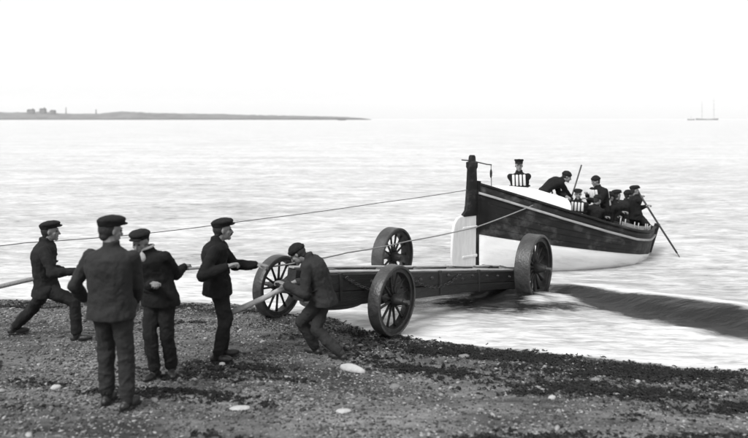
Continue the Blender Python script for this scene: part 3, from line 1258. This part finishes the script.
    def folds(bm, p0, p1, r0, r1, n, lo=0.0, hi=1.0, u=None, v=None, th=.16):
        """Creases of loose cloth: short slanting rolls lying round a limb or round the body."""
        a, uu, vv = basis(p1 - p0)
        if u is not None: uu, vv = u, v
        for _ in range(n):
            t = frng.uniform(lo, hi)
            r = r0 + (r1 - r0) * t
            c = p0.lerp(p1, t)
            st, ln = frng.uniform(0, 6.28), frng.uniform(1.3, 3.2)
            sl = frng.normal(0, 0.55) * (r if u is None else .12 * k)
            pts = []
            for i in range(9):
                an = st + ln * i / 8
                pts.append(c + (uu * math.cos(an) + vv * math.sin(an)) * (r * .95) + a * sl * (i / 8 - .5) * 2)
            rr = (r if u is None else .11 * k) * th * frng.uniform(.6, 1.2)
            rg_ = []
            for i, p in enumerate(pts):
                t_ = pts[min(i + 1, 8)] - pts[max(i - 1, 0)]
                _, x1, x2 = basis(t_)
                q = rr * max(.25, math.sin(math.pi * (i + .4) / 8.8))
                rg_.append((p, x1 * q, x2 * q))
            loft(bm, rg_, 7)

    # ---- body: one continuous skin
    bm = bmesh.new()
    torso(bm, 0.86, 0)
    for i in (0, 1):
        a, e, wr = arms[i]
        capsule(bm, sub(a), sub(e), .052 * k, .040 * k)
        capsule(bm, sub(e), sub(wr), .040 * k, .028 * k)
        hand(bm, i)
        h_, kn, an = legs[i]
        capsule(bm, sub(h_), sub(kn), .078 * k, .055 * k)
        capsule(bm, sub(kn), sub(an), .055 * k, .038 * k)
        capsule(bm, sub(an) - Vector((0, 0, .02 * k)), sub(an) + fys[i] * .13 * k - Vector((0, 0, .045 * k)), .032 * k, .026 * k)
    hc = sub(Hc)
    capsule(bm, sub(Nk) - spine * .05 * k, hc - hu * .05 * k - hf * .015 * k, .060 * k, .054 * k)
    ellipsoid(bm, hc + hu * .025 * k - hf * .012 * k, hr * .074 * k, hf * .094 * k, hu * .088 * k, 18, 12)
    ellipsoid(bm, hc + hf * .028 * k - hu * .040 * k, hr * .058 * k, hf * .062 * k, hu * .074 * k, 16, 10)
    ellipsoid(bm, hc + hf * .066 * k - hu * .094 * k, hr * .028 * k, hf * .024 * k, hu * .022 * k)
    capsule(bm, hc + hf * .084 * k + hu * .010 * k, hc + hf * .106 * k - hu * .030 * k, .009 * k, .014 * k, 8)
    capsule(bm, hc + hf * .078 * k + hu * .026 * k - hr * .034 * k, hc + hf * .078 * k + hu * .026 * k + hr * .034 * k, .011 * k, .011 * k, 8)
    capsule(bm, hc + hf * .084 * k - hu * .062 * k - hr * .018 * k, hc + hf * .084 * k - hu * .062 * k + hr * .018 * k, .008 * k, .008 * k, 8)
    for s in (-1, 1):
        ellipsoid(bm, hc + hr * s * .076 * k - hf * .008 * k - hu * .005 * k, hr * .008 * k, hf * .016 * k, hu * .028 * k, 10, 7)
        ellipsoid(bm, hc + hr * s * .040 * k + hf * .055 * k - hu * .022 * k, hr * .024 * k, hf * .022 * k, hu * .022 * k, 10, 7)
    link('body', remesh(bm, 'body', voxel * .85, 1), root, M['skin'])
    for s in (-1, 1):
        bm = bmesh.new()
        ellipsoid(bm, hc + hr * s * .031 * k + hf * .081 * k + hu * .008 * k, hr * .013 * k, hf * .010 * k, hu * .007 * k, 8, 6)
        link('eye', to_mesh(bm, 'eye'), root, M['eye'])
    if moustache:
        bm = bmesh.new()
        for s in (-1, 1):
            capsule(bm, hc + hf * .097 * k - hu * .047 * k + hr * s * .004, hc + hf * .085 * k - hu * .057 * k + hr * s * .036 * k, .010 * k, .006 * k, 7)
        link('moustache', to_mesh(bm, 'moustache'), root, M['hair'])
    bm = bmesh.new()
    ellipsoid(bm, hc - hf * .032 * k + hu * .020 * k, hr * .0775 * k, hf * .086 * k, hu * .088 * k, 16, 10)
    ellipsoid(bm, hc - hf * .055 * k - hu * .04 * k, hr * .055 * k, hf * .045 * k, hu * .05 * k, 14, 8)
    link('hair', remesh(bm, 'hair', voxel, 1, ((0.03, .006),)), root, M['hair'])

    # ---- clothes
    bm = bmesh.new()
    torso(bm, 1.06, coat_len)
    for i in (0, 1):
        a, e, wr = arms[i]
        capsule(bm, sub(a) - srt * (i * 2 - 1) * .03, sub(a), .066 * k, .070 * k)
        capsule(bm, sub(a), sub(e), .071 * k, .062 * k)
        capsule(bm, sub(e), sub(wr) - (wr - e).normalized() * .015 * k, .068 * k, .050 * k)
        folds(bm, sub(a), sub(e), .070 * k, .062 * k, 5, .3, 1.0)
        folds(bm, sub(e), sub(wr), .064 * k, .050 * k, 6, .0, .9)
    folds(bm, sub(P) - Vector((0, 0, .1 * k)), sub(P) + spine * .36 * k, 1.0, 1.0, 12, u=hipr * .19 * k * bulk, v=fy * .142 * k, th=.11)
    # turned-up collar
    rg = []
    for q, rr in ((-0.03, .090), (0.01, .078), (0.045, .072)):
        rg.append((sub(Nk) + spine * q * k, srt * rr * k, sfw * rr * k))
    loft(bm, rg, 16)
    # pocket flaps and skirts of the coat
    for s in (-1, 1):
        ellipsoid(bm, sub(P) + hipr * s * .17 * k - spine * .03 * k + fy * .05 * k, hipr * .035 * k, fy * .07 * k, spine * .06 * k, 10, 7)
    jk = link('jacket', remesh(bm, 'jacket', voxel * 1.15, 3, ((0.16, .030), (0.06, .016))), root, M[jacket])
    bm = bmesh.new()
    ellipsoid(bm, sub(P) - Vector((0, 0, .03 * k)), hipr * .175 * k, fy * .135 * k, spine * .13 * k, 16, 9)
    for i in (0, 1):
        h_, kn, an = legs[i]
        capsule(bm, sub(h_), sub(kn), .098 * k, .074 * k)
        capsule(bm, sub(kn), sub(an) + (kn - an).normalized() * .05 * k, .075 * k, .064 * k)
        ellipsoid(bm, sub(an) + (kn - an).normalized() * .06 * k, fys[i] * .068 * k, fys[i].cross(Vector((0, 0, 1))) * .066 * k, Vector((0, 0, .04 * k)), 12, 7)
        folds(bm, sub(h_), sub(kn), .094 * k, .075 * k, 5, .1, 1.0)
        folds(bm, sub(kn), sub(an), .074 * k, .066 * k, 8, .0, .85)
    link('trousers', remesh(bm, 'trousers', voxel * 1.15, 3, ((0.14, .032), (0.06, .018))), root, M[trousers])
    for i in (0, 1):
        h_, kn, an = legs[i]
        fv = fys[i]
        sv = fv.cross(Vector((0, 0, 1)))
        bm = bmesh.new()
        a0 = sub(an)
        capsule(bm, a0 + (kn - an).normalized() * .10 * k, a0, .054 * k, .050 * k)
        ellipsoid(bm, a0 - fv * .03 * k - Vector((0, 0, .04 * k)), fv * .055 * k, sv * .042 * k, Vector((0, 0, .045 * k)), 12, 7)
        ellipsoid(bm, a0 + fv * .085 * k - Vector((0, 0, .042 * k)), fv * .10 * k, sv * .048 * k, Vector((0, 0, .042 * k)), 12, 8)
        box(bm, a0 + fv * .05 * k - Vector((0, 0, .076 * k)), .25 * k, .08 * k, .014 * k, 0, Matrix((fv, sv, Vector((0, 0, 1)))).transposed())
        link('boot', remesh(bm, 'boot', voxel, 1), root, M['leather'])
    bm = bmesh.new()
    tilt = Matrix.Rotation(R(6), 3, hr)
    cu, cf = tilt @ hu, tilt @ hf
    if cap == 'flat':
        loft(bm, [(hc + cu * z * k - cf * .012 * k, hr * a * k, cf * b * k) for z, a, b in ((.045, .084, .104), (.075, .090, .112), (.10, .098, .118))], 18)
        ellipsoid(bm, hc + cu * .098 * k + cf * .004 * k, hr * .108 * k, cf * .124 * k, cu * .042 * k, 20, 10)
        ellipsoid(bm, hc + cu * .060 * k + cf * .098 * k, hr * .072 * k, cf * .050 * k, cu * .013 * k, 16, 7)
    elif cap == 'knit':
        ellipsoid(bm, hc + cu * .055 * k - cf * .012 * k, hr * .088 * k, cf * .106 * k, cu * .085 * k, 18, 10)
        loft(bm, [(hc + cu * z * k - cf * .012 * k, hr * .094 * k, cf * .114 * k) for z in (.035, .075)], 18)
    else:                                                    # sailor's peaked cap
        loft(bm, [(hc + cu * z * k - cf * .008 * k, hr * a * k, cf * b * k) for z, a, b in ((.045, .082, .100), (.095, .084, .102), (.125, .106, .122), (.145, .095, .11))], 18)
        ellipsoid(bm, hc + cu * .055 * k + cf * .108 * k, hr * .07 * k, cf * .045 * k, cu * .010 * k, 16, 7)
    link('cap', remesh(bm, 'cap', voxel, 2, ((0.05, .012),)), root, M['cap'])
    if scarf:
        bm = bmesh.new()
        pts = []
        for i in range(13):
            a = 2 * math.pi * i / 12
            pts.append(sub(Nk) + spine * .055 * k + srt * .073 * k * math.sin(a) + sfw * .076 * k * math.cos(a))
        tube(bm, pts, .016 * k, 8)
        ellipsoid(bm, sub(Nk) + sfw * .100 * k - spine * .02 * k, srt * .035 * k, sfw * .025 * k, spine * .06 * k, 12, 7)
        link('neckcloth', remesh(bm, 'neckcloth', voxel, 1), root, M['scarf'])
    if cork:
        L = (Nk - P).length
        cm = None
        for row, (t0, t1) in enumerate(((0.46, 0.92), (0.02, 0.36))):
            for q in (-1.5, -.5, .5, 1.5):
                for back in (1, -1):
                    bm = bmesh.new()
                    a = q * 0.076 * k
                    z = P + spine * L * (t0 + t1) / 2
                    c = z + srt * a + sfw * back * (.185 - .020 * abs(q)) * k
                    rot = Matrix((srt, sfw, spine)).transposed()
                    box(bm, sub(c), .052 * k, .05 * k, L * (t1 - t0), .012, rot)
                    link('cork_slab', to_mesh(bm, 'cork_slab', True, 50), jk, M['cork'])
        bm = bmesh.new()
        pts = []
        for i in range(17):
            a = 2 * math.pi * i / 16
            pts.append(sub(P) + spine * L * .42 + srt * .215 * k * math.sin(a) + sfw * .19 * k * math.cos(a))
        tube(bm, pts, .015 * k, 6)
        link('belt', to_mesh(bm, 'belt'), jk, M['wool_black'])
    return root


def up(*v):
    return Vector(v)


# left hauler, striding and leaning back
pA = G(80, 337)
DL = 8.35
person('man in dark jacket and flat cap striding and leaning back on the rope', DL,
       (46, 285), (46, 241), (52, 229), 80, 75, [(62, 270, .12), (75, 271, -.16)], [(13, 331, .28), (77, 332, -.10)], H=1.68,
       foot_yaw=(70, 80), coat_len=.13, shoulder_yaw=70,
       knee_pole=[up(1, 0, .6), up(1, 0, .3)], hand_dir=[None, None])
# foreground man, back to the camera
person('tall man seen from behind in the foreground, flat cap and long dark jacket', 6.02,
       (111, 302), (111, 246), (111, 231, .03), 8, 42, [(84, 298, .24), (136, 300, .27)], [(107, 399, .06), (127, 402, -.05)], H=1.74, voxel=.007,
       jacket='wool_grey', trousers='trouser_grey', coat_len=.14, foot_yaw=(0, 14), bulk=1.08,
       elbow_pole=[up(-.5, -.4, -.6), up(.5, -.4, -.6)], head_pitch=8)
# man behind him, facing the camera, arm flung out
person('man in tweed cap and pale neckcloth facing the camera, arm stretched out on the rope', 7.0,
       (159, 291), (148, 253, -.04), (138.5, 240, -.08), 195, 190, [(184, 267, .36), (153, 284, -.24)], [(172, 374, .05), (155, 376, -.06)], H=1.66, voxel=.007,
       jacket='wool_black', scarf=True, foot_yaw=(160, 205), shoulder_yaw=195, head_pitch=14, coat_len=.15,
       elbow_pole=[up(.2, .1, -1), up(.5, 0, -1)], sh_tilt=0.0)
# standing man by the front wheel
person('upright man in flat cap standing side-on by the front carriage wheel, rope across his waist', 7.68,
       (217, 279), (217, 240), (225, 227), 70, 72, [(256, 265, .22), (226, 267, -.26)], [(224, 356, .12), (217, 359, -.10)], H=1.72, voxel=.007,
       jacket='wool_black', trousers='trouser', scarf=False, foot_yaw=(70, 95), shoulder_yaw=85, coat_len=.17, moustache=True,
       elbow_pole=[up(0, .3, -1), up(-.8, -.5, -.6)])
# bending man pushing at the pole
person('stooping man pushing on a pale pole, head down, between the front wheels', 8.0,
       (323, 295), (308, 257), (297, 254, -.02), -82, -80, [(286, 285, -.16), (291, 284, .20)], [(316, 345, .12), (341, 350, -.12)], H=1.66, voxel=.007,
       jacket='wool_grey', trousers='trouser_grey', cap='knit', head_pitch=38, coat_len=.11, foot_yaw=(-60, -62), shoulder_yaw=-78,
       knee_pole=[up(-1, 0, .15), up(-1, 0, .2)], elbow_pole=[up(.4, -.3, -1), up(.3, .3, -1)])


# ---- crew in the boat (bt gives the depth of the boat's middle line at a pixel column)
def bd(px):
    k_ = (px - 374) / F
    ub = Vector((math.cos(BH), math.sin(BH)))
    t = (k_ * 14.0 - 2.18) / (ub.x - k_ * ub.y)
    return 14.0 + ub.y * t


VB = 0.0105
GRP = 'lifeboat crew'
d1 = bd(519) + .1
person('crewman upright behind the white end box, cork jacket and peaked cap', d1,
       (520, 196), (519, 172), (519, 163), 195, 190, [(512, 199, -.14), (527, 199, -.14)], [(514, 234), (525, 234)], H=1.72, voxel=VB,
       jacket='wool_black', cap='peaked', cork=True, group=GRP, grips=(0, 0), elbow_pole=[up(-.3, .3, -1), up(.3, .3, -1)])
d2 = bd(555) + .1
person('crewman bent double over the white end box with his back arched', d2,
       (544, 191), (562, 180), (568, 176), 95, 100, [(566, 196, -.2), (570, 196, .1)], [(541, 231, .1), (549, 232, -.1)], H=1.7, voxel=VB,
       jacket='wool_black', cap='knit', head_pitch=20, bulk=1.22, group=GRP, grips=(1, 1))
d3 = bd(577) - .2
person('low seated crewman in cork jacket beside the end of the white end box', d3,
       (577, 219), (578, 200), (578, 192), 200, 195, [(573, 216, -.25), (583, 216, -.2)], [(573, 243, -.35), (582, 243, -.35)], H=1.62, voxel=VB,
       jacket='wool_black', cork=True, group=GRP, knee_pole=[up(-.2, -1, .8), up(.2, -1, .8)], elbow_pole=[up(-.3, .3, -1), up(.3, .3, -1)])
d4 = bd(597) + .15
person('tallest crewman standing amidships in cork jacket, head bent over a raised pole', d4,
       (602, 210), (597, 182), (592, 173), -110, -105, [(588, 199, -.25), (587, 195, .1)], [(600, 244, .1), (606, 244, -.1)], H=1.72, voxel=VB,
       jacket='wool_black', cork=True, cap='knit', bulk=1.22, group=GRP, head_pitch=15)
d5 = bd(616)
person('crewman sitting low in the middle of the bow group, back bent', d5,
       (611, 219), (615, 202), (617, 194), 60, 70, [(622, 212, -.2), (622, 211, .2)], [(620, 238, -.1), (622, 238, .1)], H=1.72, voxel=VB,
       jacket='wool_black', bulk=1.22, group=GRP, knee_pole=[up(.5, -.3, 1), up(.5, .3, 1)])
d6 = bd(627) + .35
person('crewman half hidden on the far side of the bow group', d6,
       (624, 218), (626, 205), (628, 197), 80, 85, [(634, 212, -.2), (634, 211, .2)], [(630, 238, -.1), (631, 238, .1)], H=1.72, voxel=VB,
       jacket='wool_dark', bulk=1.22, group=GRP, cap='knit', knee_pole=[up(.5, -.3, 1), up(.5, .3, 1)])
d7 = bd(634) - .05
person('crewman at the bow leaning out with a long boathook over the water', d7,
       (636, 213), (636, 196), (634.5, 189), 100, 95, [(646, 206, -.15), (641, 199, .1)], [(634, 240, .1), (640, 240, -.1)], H=1.62, voxel=VB,
       jacket='wool_black', bulk=1.22, group=GRP, cap='flat')
d9 = bd(607) + .1
person('crewman hunched right behind the tallest man, mostly hidden by the others', d9,
       (606, 220), (609, 206), (610, 200), 70, 70, [(616, 216, -.1), (616, 215, .2)], [(612, 241, -.2), (614, 241, .1)], H=1.66, voxel=VB,
       jacket='wool_black', bulk=1.22, group=GRP, cap='knit', knee_pole=[up(.5, -.3, 1), up(.5, .3, 1)], head_pitch=20)
d8 = bd(596) - .35
person('crewman crouched against the near gunwale below the tallest man', d8,
       (592, 223), (596, 206), (598, 199), 60, 60, [(604, 217, -.1), (603, 216, .2)], [(600, 241, -.2), (602, 241, .1)], H=1.6, voxel=VB,
       jacket='wool_black', bulk=1.22, group=GRP, cap='knit', knee_pole=[up(.5, -.3, 1), up(.5, .3, 1)], head_pitch=25)


# ------------------------------------------------------------------ oars and poles
def oar(name, label, cat, p0, p1, r0, r1, m, blade=None):
    root = empty(name, p1)
    tag(root, label, cat)
    bm = bmesh.new()
    tube(bm, [p0 - p1, (p0 - p1) * 0.5 + Vector((0, 0, -.01)), Vector((0, 0, 0))], r0, 8, r1)
    link('shaft', to_mesh(bm, 'shaft'), root, m)
    if blade == 'oar':
        a = (p0 - p1).normalized()
        _, u, v = basis(a)
        bm = bmesh.new()
        loft(bm, [(p0 - p1 - a * q, u * w_, v * .012) for q, w_ in ((-0.02, .05), (0.0, .07), (.35, .06), (.6, .03))], 10)
        link('blade', to_mesh(bm, 'blade'), root, m)
    elif blade == 'hook':
        a = (p1 - p0).normalized()
        _, u, v = basis(a)
        bm = bmesh.new()
        tube(bm, [Vector((0, 0, 0)), a * .10, a * .16 + v * .03, a * .12 + v * .09], .012, 6)
        tube(bm, [Vector((0, 0, 0)), a * .2], .014, 6, .004)
        link('hook', to_mesh(bm, 'hook'), root, M['iron'])
    return root


oar('boathook', 'long thin boathook slanting from the bow down into the water', 'boathook', W(637, 190, d7 + .05), W(677, 253, d7 - .2), .024, .022, M['oar'], 'hook')
oar('raised_pole', 'thin raised pole slanting up between the bent crewman and the tallest man', 'pole', W(581.5, 165, d4 + .05), W(569, 205, d4 - .35), .018, .018, M['oar'])
# pale pole held by the stooping man
q0, q1 = W(231, 313, 7.72), W(296, 282, 8.02)
oar('wooden_pole', 'pale wooden pole held in the hands of the stooping man', 'pole', q1, q0, .032, .036, M['wood_pole'])


# ------------------------------------------------------------------ ropes
def rope(label, pts, r, m, sag=0.0, name='rope'):
    path = []
    for a, b in zip(pts, pts[1:]):
        n = max(6, int((b - a).length / 0.25))
        for i in range(n):
            t = i / n
            p = a.lerp(b, t)
            p.z -= sag * 4 * t * (1 - t) * min(1.0, (b - a).length / 6)
            path.append(p)
    path.append(pts[-1])
    c = path[0].copy()
    bm = bmesh.new()
    tube(bm, [p - c for p in path], r, 7)
    o = link(name, to_mesh(bm, name), mats=m, loc=c)
    tag(o, label, 'rope')
    return o


hC, hB, hL1, hL2 = W(228, 267, 7.40), W(187, 268.5, 7.3), W(77, 270.5, 8.18), W(64, 272, 8.44)
hB2 = W(155, 286, 6.74)
rope('pale hauling rope running across the waist of the upright man and behind the neckcloth man', [W(252, 263.5, 9.4), W(232, 266.5, 7.42), W(197, 268, 7.36), W(186, 269, 7.38), W(160, 276, 7.42), W(128, 279, 7.8), W(80, 272, 8.2)], .017, M['rope_pale'])
rope('thick pale rope gripped by the man leaning back and running out of the picture', [W(84, 300, 8.2), W(80, 284, 8.16), W(78, 272, 8.16), W(62, 273, 8.4), W(24, 281, 8.2), W(-6, 288, 8.05), W(-40, 297, 7.9)], .028, M['rope_pale'])
bs = BOATM @ Vector((0.85, -0.60, 0.76))
rope('thin pale rope from the lifeboat side down to the front of the carriage', [bs, W(478, 226.5, 13.6), W(409, 241, 12.6), W(348, 252.5, 11.2), W(300, 262, 10.3), W(262, 268, 9.9)], .012, M['rope_pale'], 0.05)
bt = W(467, 190, 13.75)
rope('long thin grey line from the stern post across the water to the shore', [bt, W(378, 203, 13.4), W(252, 220, 12.6), W(141, 234, 11.8), W(24, 243, 11.0), W(-60, 252, 10.5), W(-150, 300, 10.2)], .0075, M['rope_dark'], 0.03)


# ------------------------------------------------------------------ stones on the beach
def rock_mesh(seed, sx_, sy_, sz_, sub_=3):
    bm = bmesh.new()
    bmesh.ops.create_icosphere(bm, subdivisions=sub_, radius=1.0)
    r = np.random.default_rng(seed)
    o1 = r.uniform(-50, 50, 3)
    from mathutils import noise as mn
    for v in bm.verts:
        n = v.co.copy()
        k = 1 + 0.22 * mn.noise(n * 1.1 + Vector(o1)) + 0.08 * mn.noise(n * 3 + Vector(o1))
        v.co = Vector((n.x * sx_ * k, n.y * sy_ * k, n.z * sz_ * k))
    return to_mesh(bm, 'beach_stone')


for i, (px, py, a, b, c, rz, m, lab) in enumerate((
        (353, 371, .17, .05, .05, -.55, 'stone_pale', 'long white curved stone lying on the shingle in front of the stooping man'),
        (240, 409, .09, .045, .02, .1, 'stone_pale', 'flat pale stone on the shingle below the upright man'),
        (344, 412, .07, .045, .02, .0, 'stone_pale', 'round pale stone low in the foreground below the long white stone'),
        (222, 366, .035, .03, .03, .3, 'stone_pale', 'small white pebble at the boots of the upright man'),
        (56, 389, .05, .035, .03, .2, 'stone_pale', 'small pale stone on bare sand below the man leaning back'),
        (464, 357, .07, .04, .025, .1, 'stone_grey', 'flat grey stone at the wash edge beyond the carriage'),
        (552, 399, .045, .03, .025, .5, 'stone_pale', 'pale fist-sized stone alone on the dark shingle towards the water'),
        (395, 389, .06, .05, .04, .5, 'stone_grey', 'grey stone just past the long white stone'),
        (596, 381, .05, .035, .025, .2, 'stone_grey', 'broad grey stone on the seaweed line near the wash'))):
    p = G(px, py)
    o = link('beach_stone', rock_mesh(40 + i, a, b, c), mats=M[m], loc=(p.x, p.y, p.z + c * .35))
    o.rotation_euler = (0, 0, rz)
    tag(o, lab, 'stone')


# shingle: tens of thousands of pebbles, one object
def shingle(n):
    t = (1 + 5 ** .5) / 2
    bv = np.array([(-1, t, 0), (1, t, 0), (-1, -t, 0), (1, -t, 0), (0, -1, t), (0, 1, t), (0, -1, -t), (0, 1, -t), (t, 0, -1), (t, 0, 1), (-t, 0, -1), (-t, 0, 1)], float)
    bv /= np.linalg.norm(bv[0])
    bf = np.array([(0, 11, 5), (0, 5, 1), (0, 1, 7), (0, 7, 10), (0, 10, 11), (1, 5, 9), (5, 11, 4), (11, 10, 2), (10, 7, 6), (7, 1, 8), (3, 9, 4), (3, 4, 2), (3, 2, 6), (3, 6, 8), (3, 8, 9), (4, 9, 5), (2, 4, 11), (6, 2, 10), (8, 6, 7), (9, 8, 1)])
    x = RNG.uniform(-7, 7, n * 4)
    y = RNG.uniform(3.9, 11.6, n * 4)
    dens = 0.30 + 1.3 * np.clip(fbm(x * 0.9, y * 1.8, 3, 91) + 0.28, 0, 1)
    ok = (RNG.uniform(0, 1, n * 4) < dens) & (np.abs(x) < y * 0.66 + .6) & (shore_dist(x, y) < 0.12)
    x, y = x[ok][:n], y[ok][:n]
    n = len(x)
    s = 0.005 + 0.010 * RNG.random(n) ** 2 + 0.020 * (RNG.random(n) > 0.975) * RNG.random(n)
    z = ground(x, y) + s * 0.15
    ang = RNG.uniform(0, 2 * np.pi, n)
    sc = np.stack([s * RNG.uniform(.9, 2.1, n), s * RNG.uniform(.7, 1.2, n), s * RNG.uniform(.35, .7, n)], -1)
    v = bv[None] * sc[:, None, :] * RNG.uniform(.8, 1.2, (n, 12, 1))
    c, sn = np.cos(ang)[:, None], np.sin(ang)[:, None]
    vx = v[..., 0] * c - v[..., 1] * sn + x[:, None]
    vy = v[..., 0] * sn + v[..., 1] * c + y[:, None]
    vz = v[..., 2] + z[:, None]
    co = np.stack([vx, vy, vz], -1).reshape(-1, 3)
    fc = (bf[None] + (np.arange(n) * 12)[:, None, None]).reshape(-1, 3)
    me = bpy.data.meshes.new('shingle')
    me.vertices.add(len(co))
    me.vertices.foreach_set('co', co.ravel())
    me.loops.add(fc.size)
    me.loops.foreach_set('vertex_index', fc.ravel().astype(np.int32))
    me.polygons.add(len(fc))
    me.polygons.foreach_set('loop_start', (np.arange(len(fc)) * 3).astype(np.int32))
    me.polygons.foreach_set('use_smooth', [True] * len(fc))
    me.update(calc_edges=True)
    tone = RNG.random(n) ** 3
    a = me.attributes.new('tone', 'FLOAT', 'POINT')
    a.data.foreach_set('value', np.repeat(tone, 12).astype(np.float32))
    o = link('shingle', me, mats=attr_mat('pebbles', 'tone', 0.018, 0.30, 0.65))
    tag(o, 'wet pebbles strewn over the whole beach', 'shingle', kind='stuff')


shingle(60000)


# seaweed left along the edge of the wash, thicker to the seaward side
def seaweed(n):
    x = RNG.uniform(-6.5, 7, n * 8)
    y = RNG.uniform(4.5, 11.3, n * 8)
    sdv = shore_dist(x, y)
    pr = np.exp(-((sdv + 0.32) / 0.26) ** 2) * (0.12 + 0.9 * sstep(-1.0, 1.0, x)) + 0.35 * np.exp(-((sdv + 1.25) / 0.28) ** 2) * sstep(-2, 1, x) \
        + 0.6 * np.clip(fbm(x * 0.6, y * 2.2, 4, 93) * 5 - 0.45, 0, 1) * (sdv < -.1)
    pr = pr * (0.22 + 1.3 * sstep(-0.12, 0.16, fbm(x * 1.6, y * 3.5, 4, 97)))
    ok = (RNG.random(n * 8) < pr) & (np.abs(x) < y * .66 + .5)
    x, y = x[ok][:n], y[ok][:n]
    n = len(x)
    m = 5
    ang = RNG.normal(0, 0.7, n)
    L = RNG.uniform(.04, .12, n)
    wv = RNG.uniform(.006, .016, n)
    curl = RNG.normal(0, 1.0, n)
    V = np.zeros((n, m, 2, 3))
    cx, cy = x.copy(), y.copy()
    for j in range(m):
        a = ang + curl * j * 0.5
        zb = RNG.uniform(.003, .018, n)
        for side in (0, 1):
            sg = (side * 2 - 1) * wv * (1 - 0.6 * (j / (m - 1)) ** 2)
            V[:, j, side, 0] = cx - np.sin(a) * sg
            V[:, j, side, 1] = cy + np.cos(a) * sg
            V[:, j, side, 2] = zb + side * RNG.uniform(-.008, .012, n)
        cx = cx + np.cos(a) * L / m
        cy = cy + np.sin(a) * L / m
    V[..., 2] += ground(V[..., 0], V[..., 1])
    co = V.reshape(-1, 3)
    q = []
    for j in range(m - 1):
        q.append(np.array([j * 2, j * 2 + 1, j * 2 + 3, j * 2 + 2]))
    q = np.array(q)
    fc = (q[None] + (np.arange(n) * m * 2)[:, None, None]).reshape(-1, 4)
    me = bpy.data.meshes.new('seaweed')
    me.vertices.add(len(co))
    me.vertices.foreach_set('co', co.ravel())
    me.loops.add(fc.size)
    me.loops.foreach_set('vertex_index', fc.ravel().astype(np.int32))
    me.polygons.add(len(fc))
    me.polygons.foreach_set('loop_start', (np.arange(len(fc)) * 4).astype(np.int32))
    me.polygons.foreach_set('use_smooth', [True] * len(fc))
    me.update(calc_edges=True)
    o = link('seaweed', me, mats=mat('wet seaweed', 0.008, 0.5, 0.6, 8, spec=0.15))
    tag(o, 'dark wet seaweed thrown up along the edge of the wash', 'seaweed', kind='stuff')


seaweed(34000)

# ------------------------------------------------------------------ sea air
HAZE = 0.00022
if HAZE:
    bm = bmesh.new()
    box(bm, (0, 1440, 20), 6100, 3100, 110)
    hm_ = bpy.data.materials.new('sea haze')
    hm_.use_nodes = True
    t_ = hm_.node_tree
    t_.nodes.clear()
    vo = t_.nodes.new('ShaderNodeVolumePrincipled')
    vo.inputs['Color'].default_value = (0.95, 0.95, 0.95, 1)
    vo.inputs['Density'].default_value = HAZE
    vo.inputs['Anisotropy'].default_value = 0.2
    oo = t_.nodes.new('ShaderNodeOutputMaterial')
    t_.links.new(vo.outputs[0], oo.inputs['Volume'])
    hz = link('haze', to_mesh(bm, 'haze', False), mats=hm_)
    tag(hz, kind='stuff')
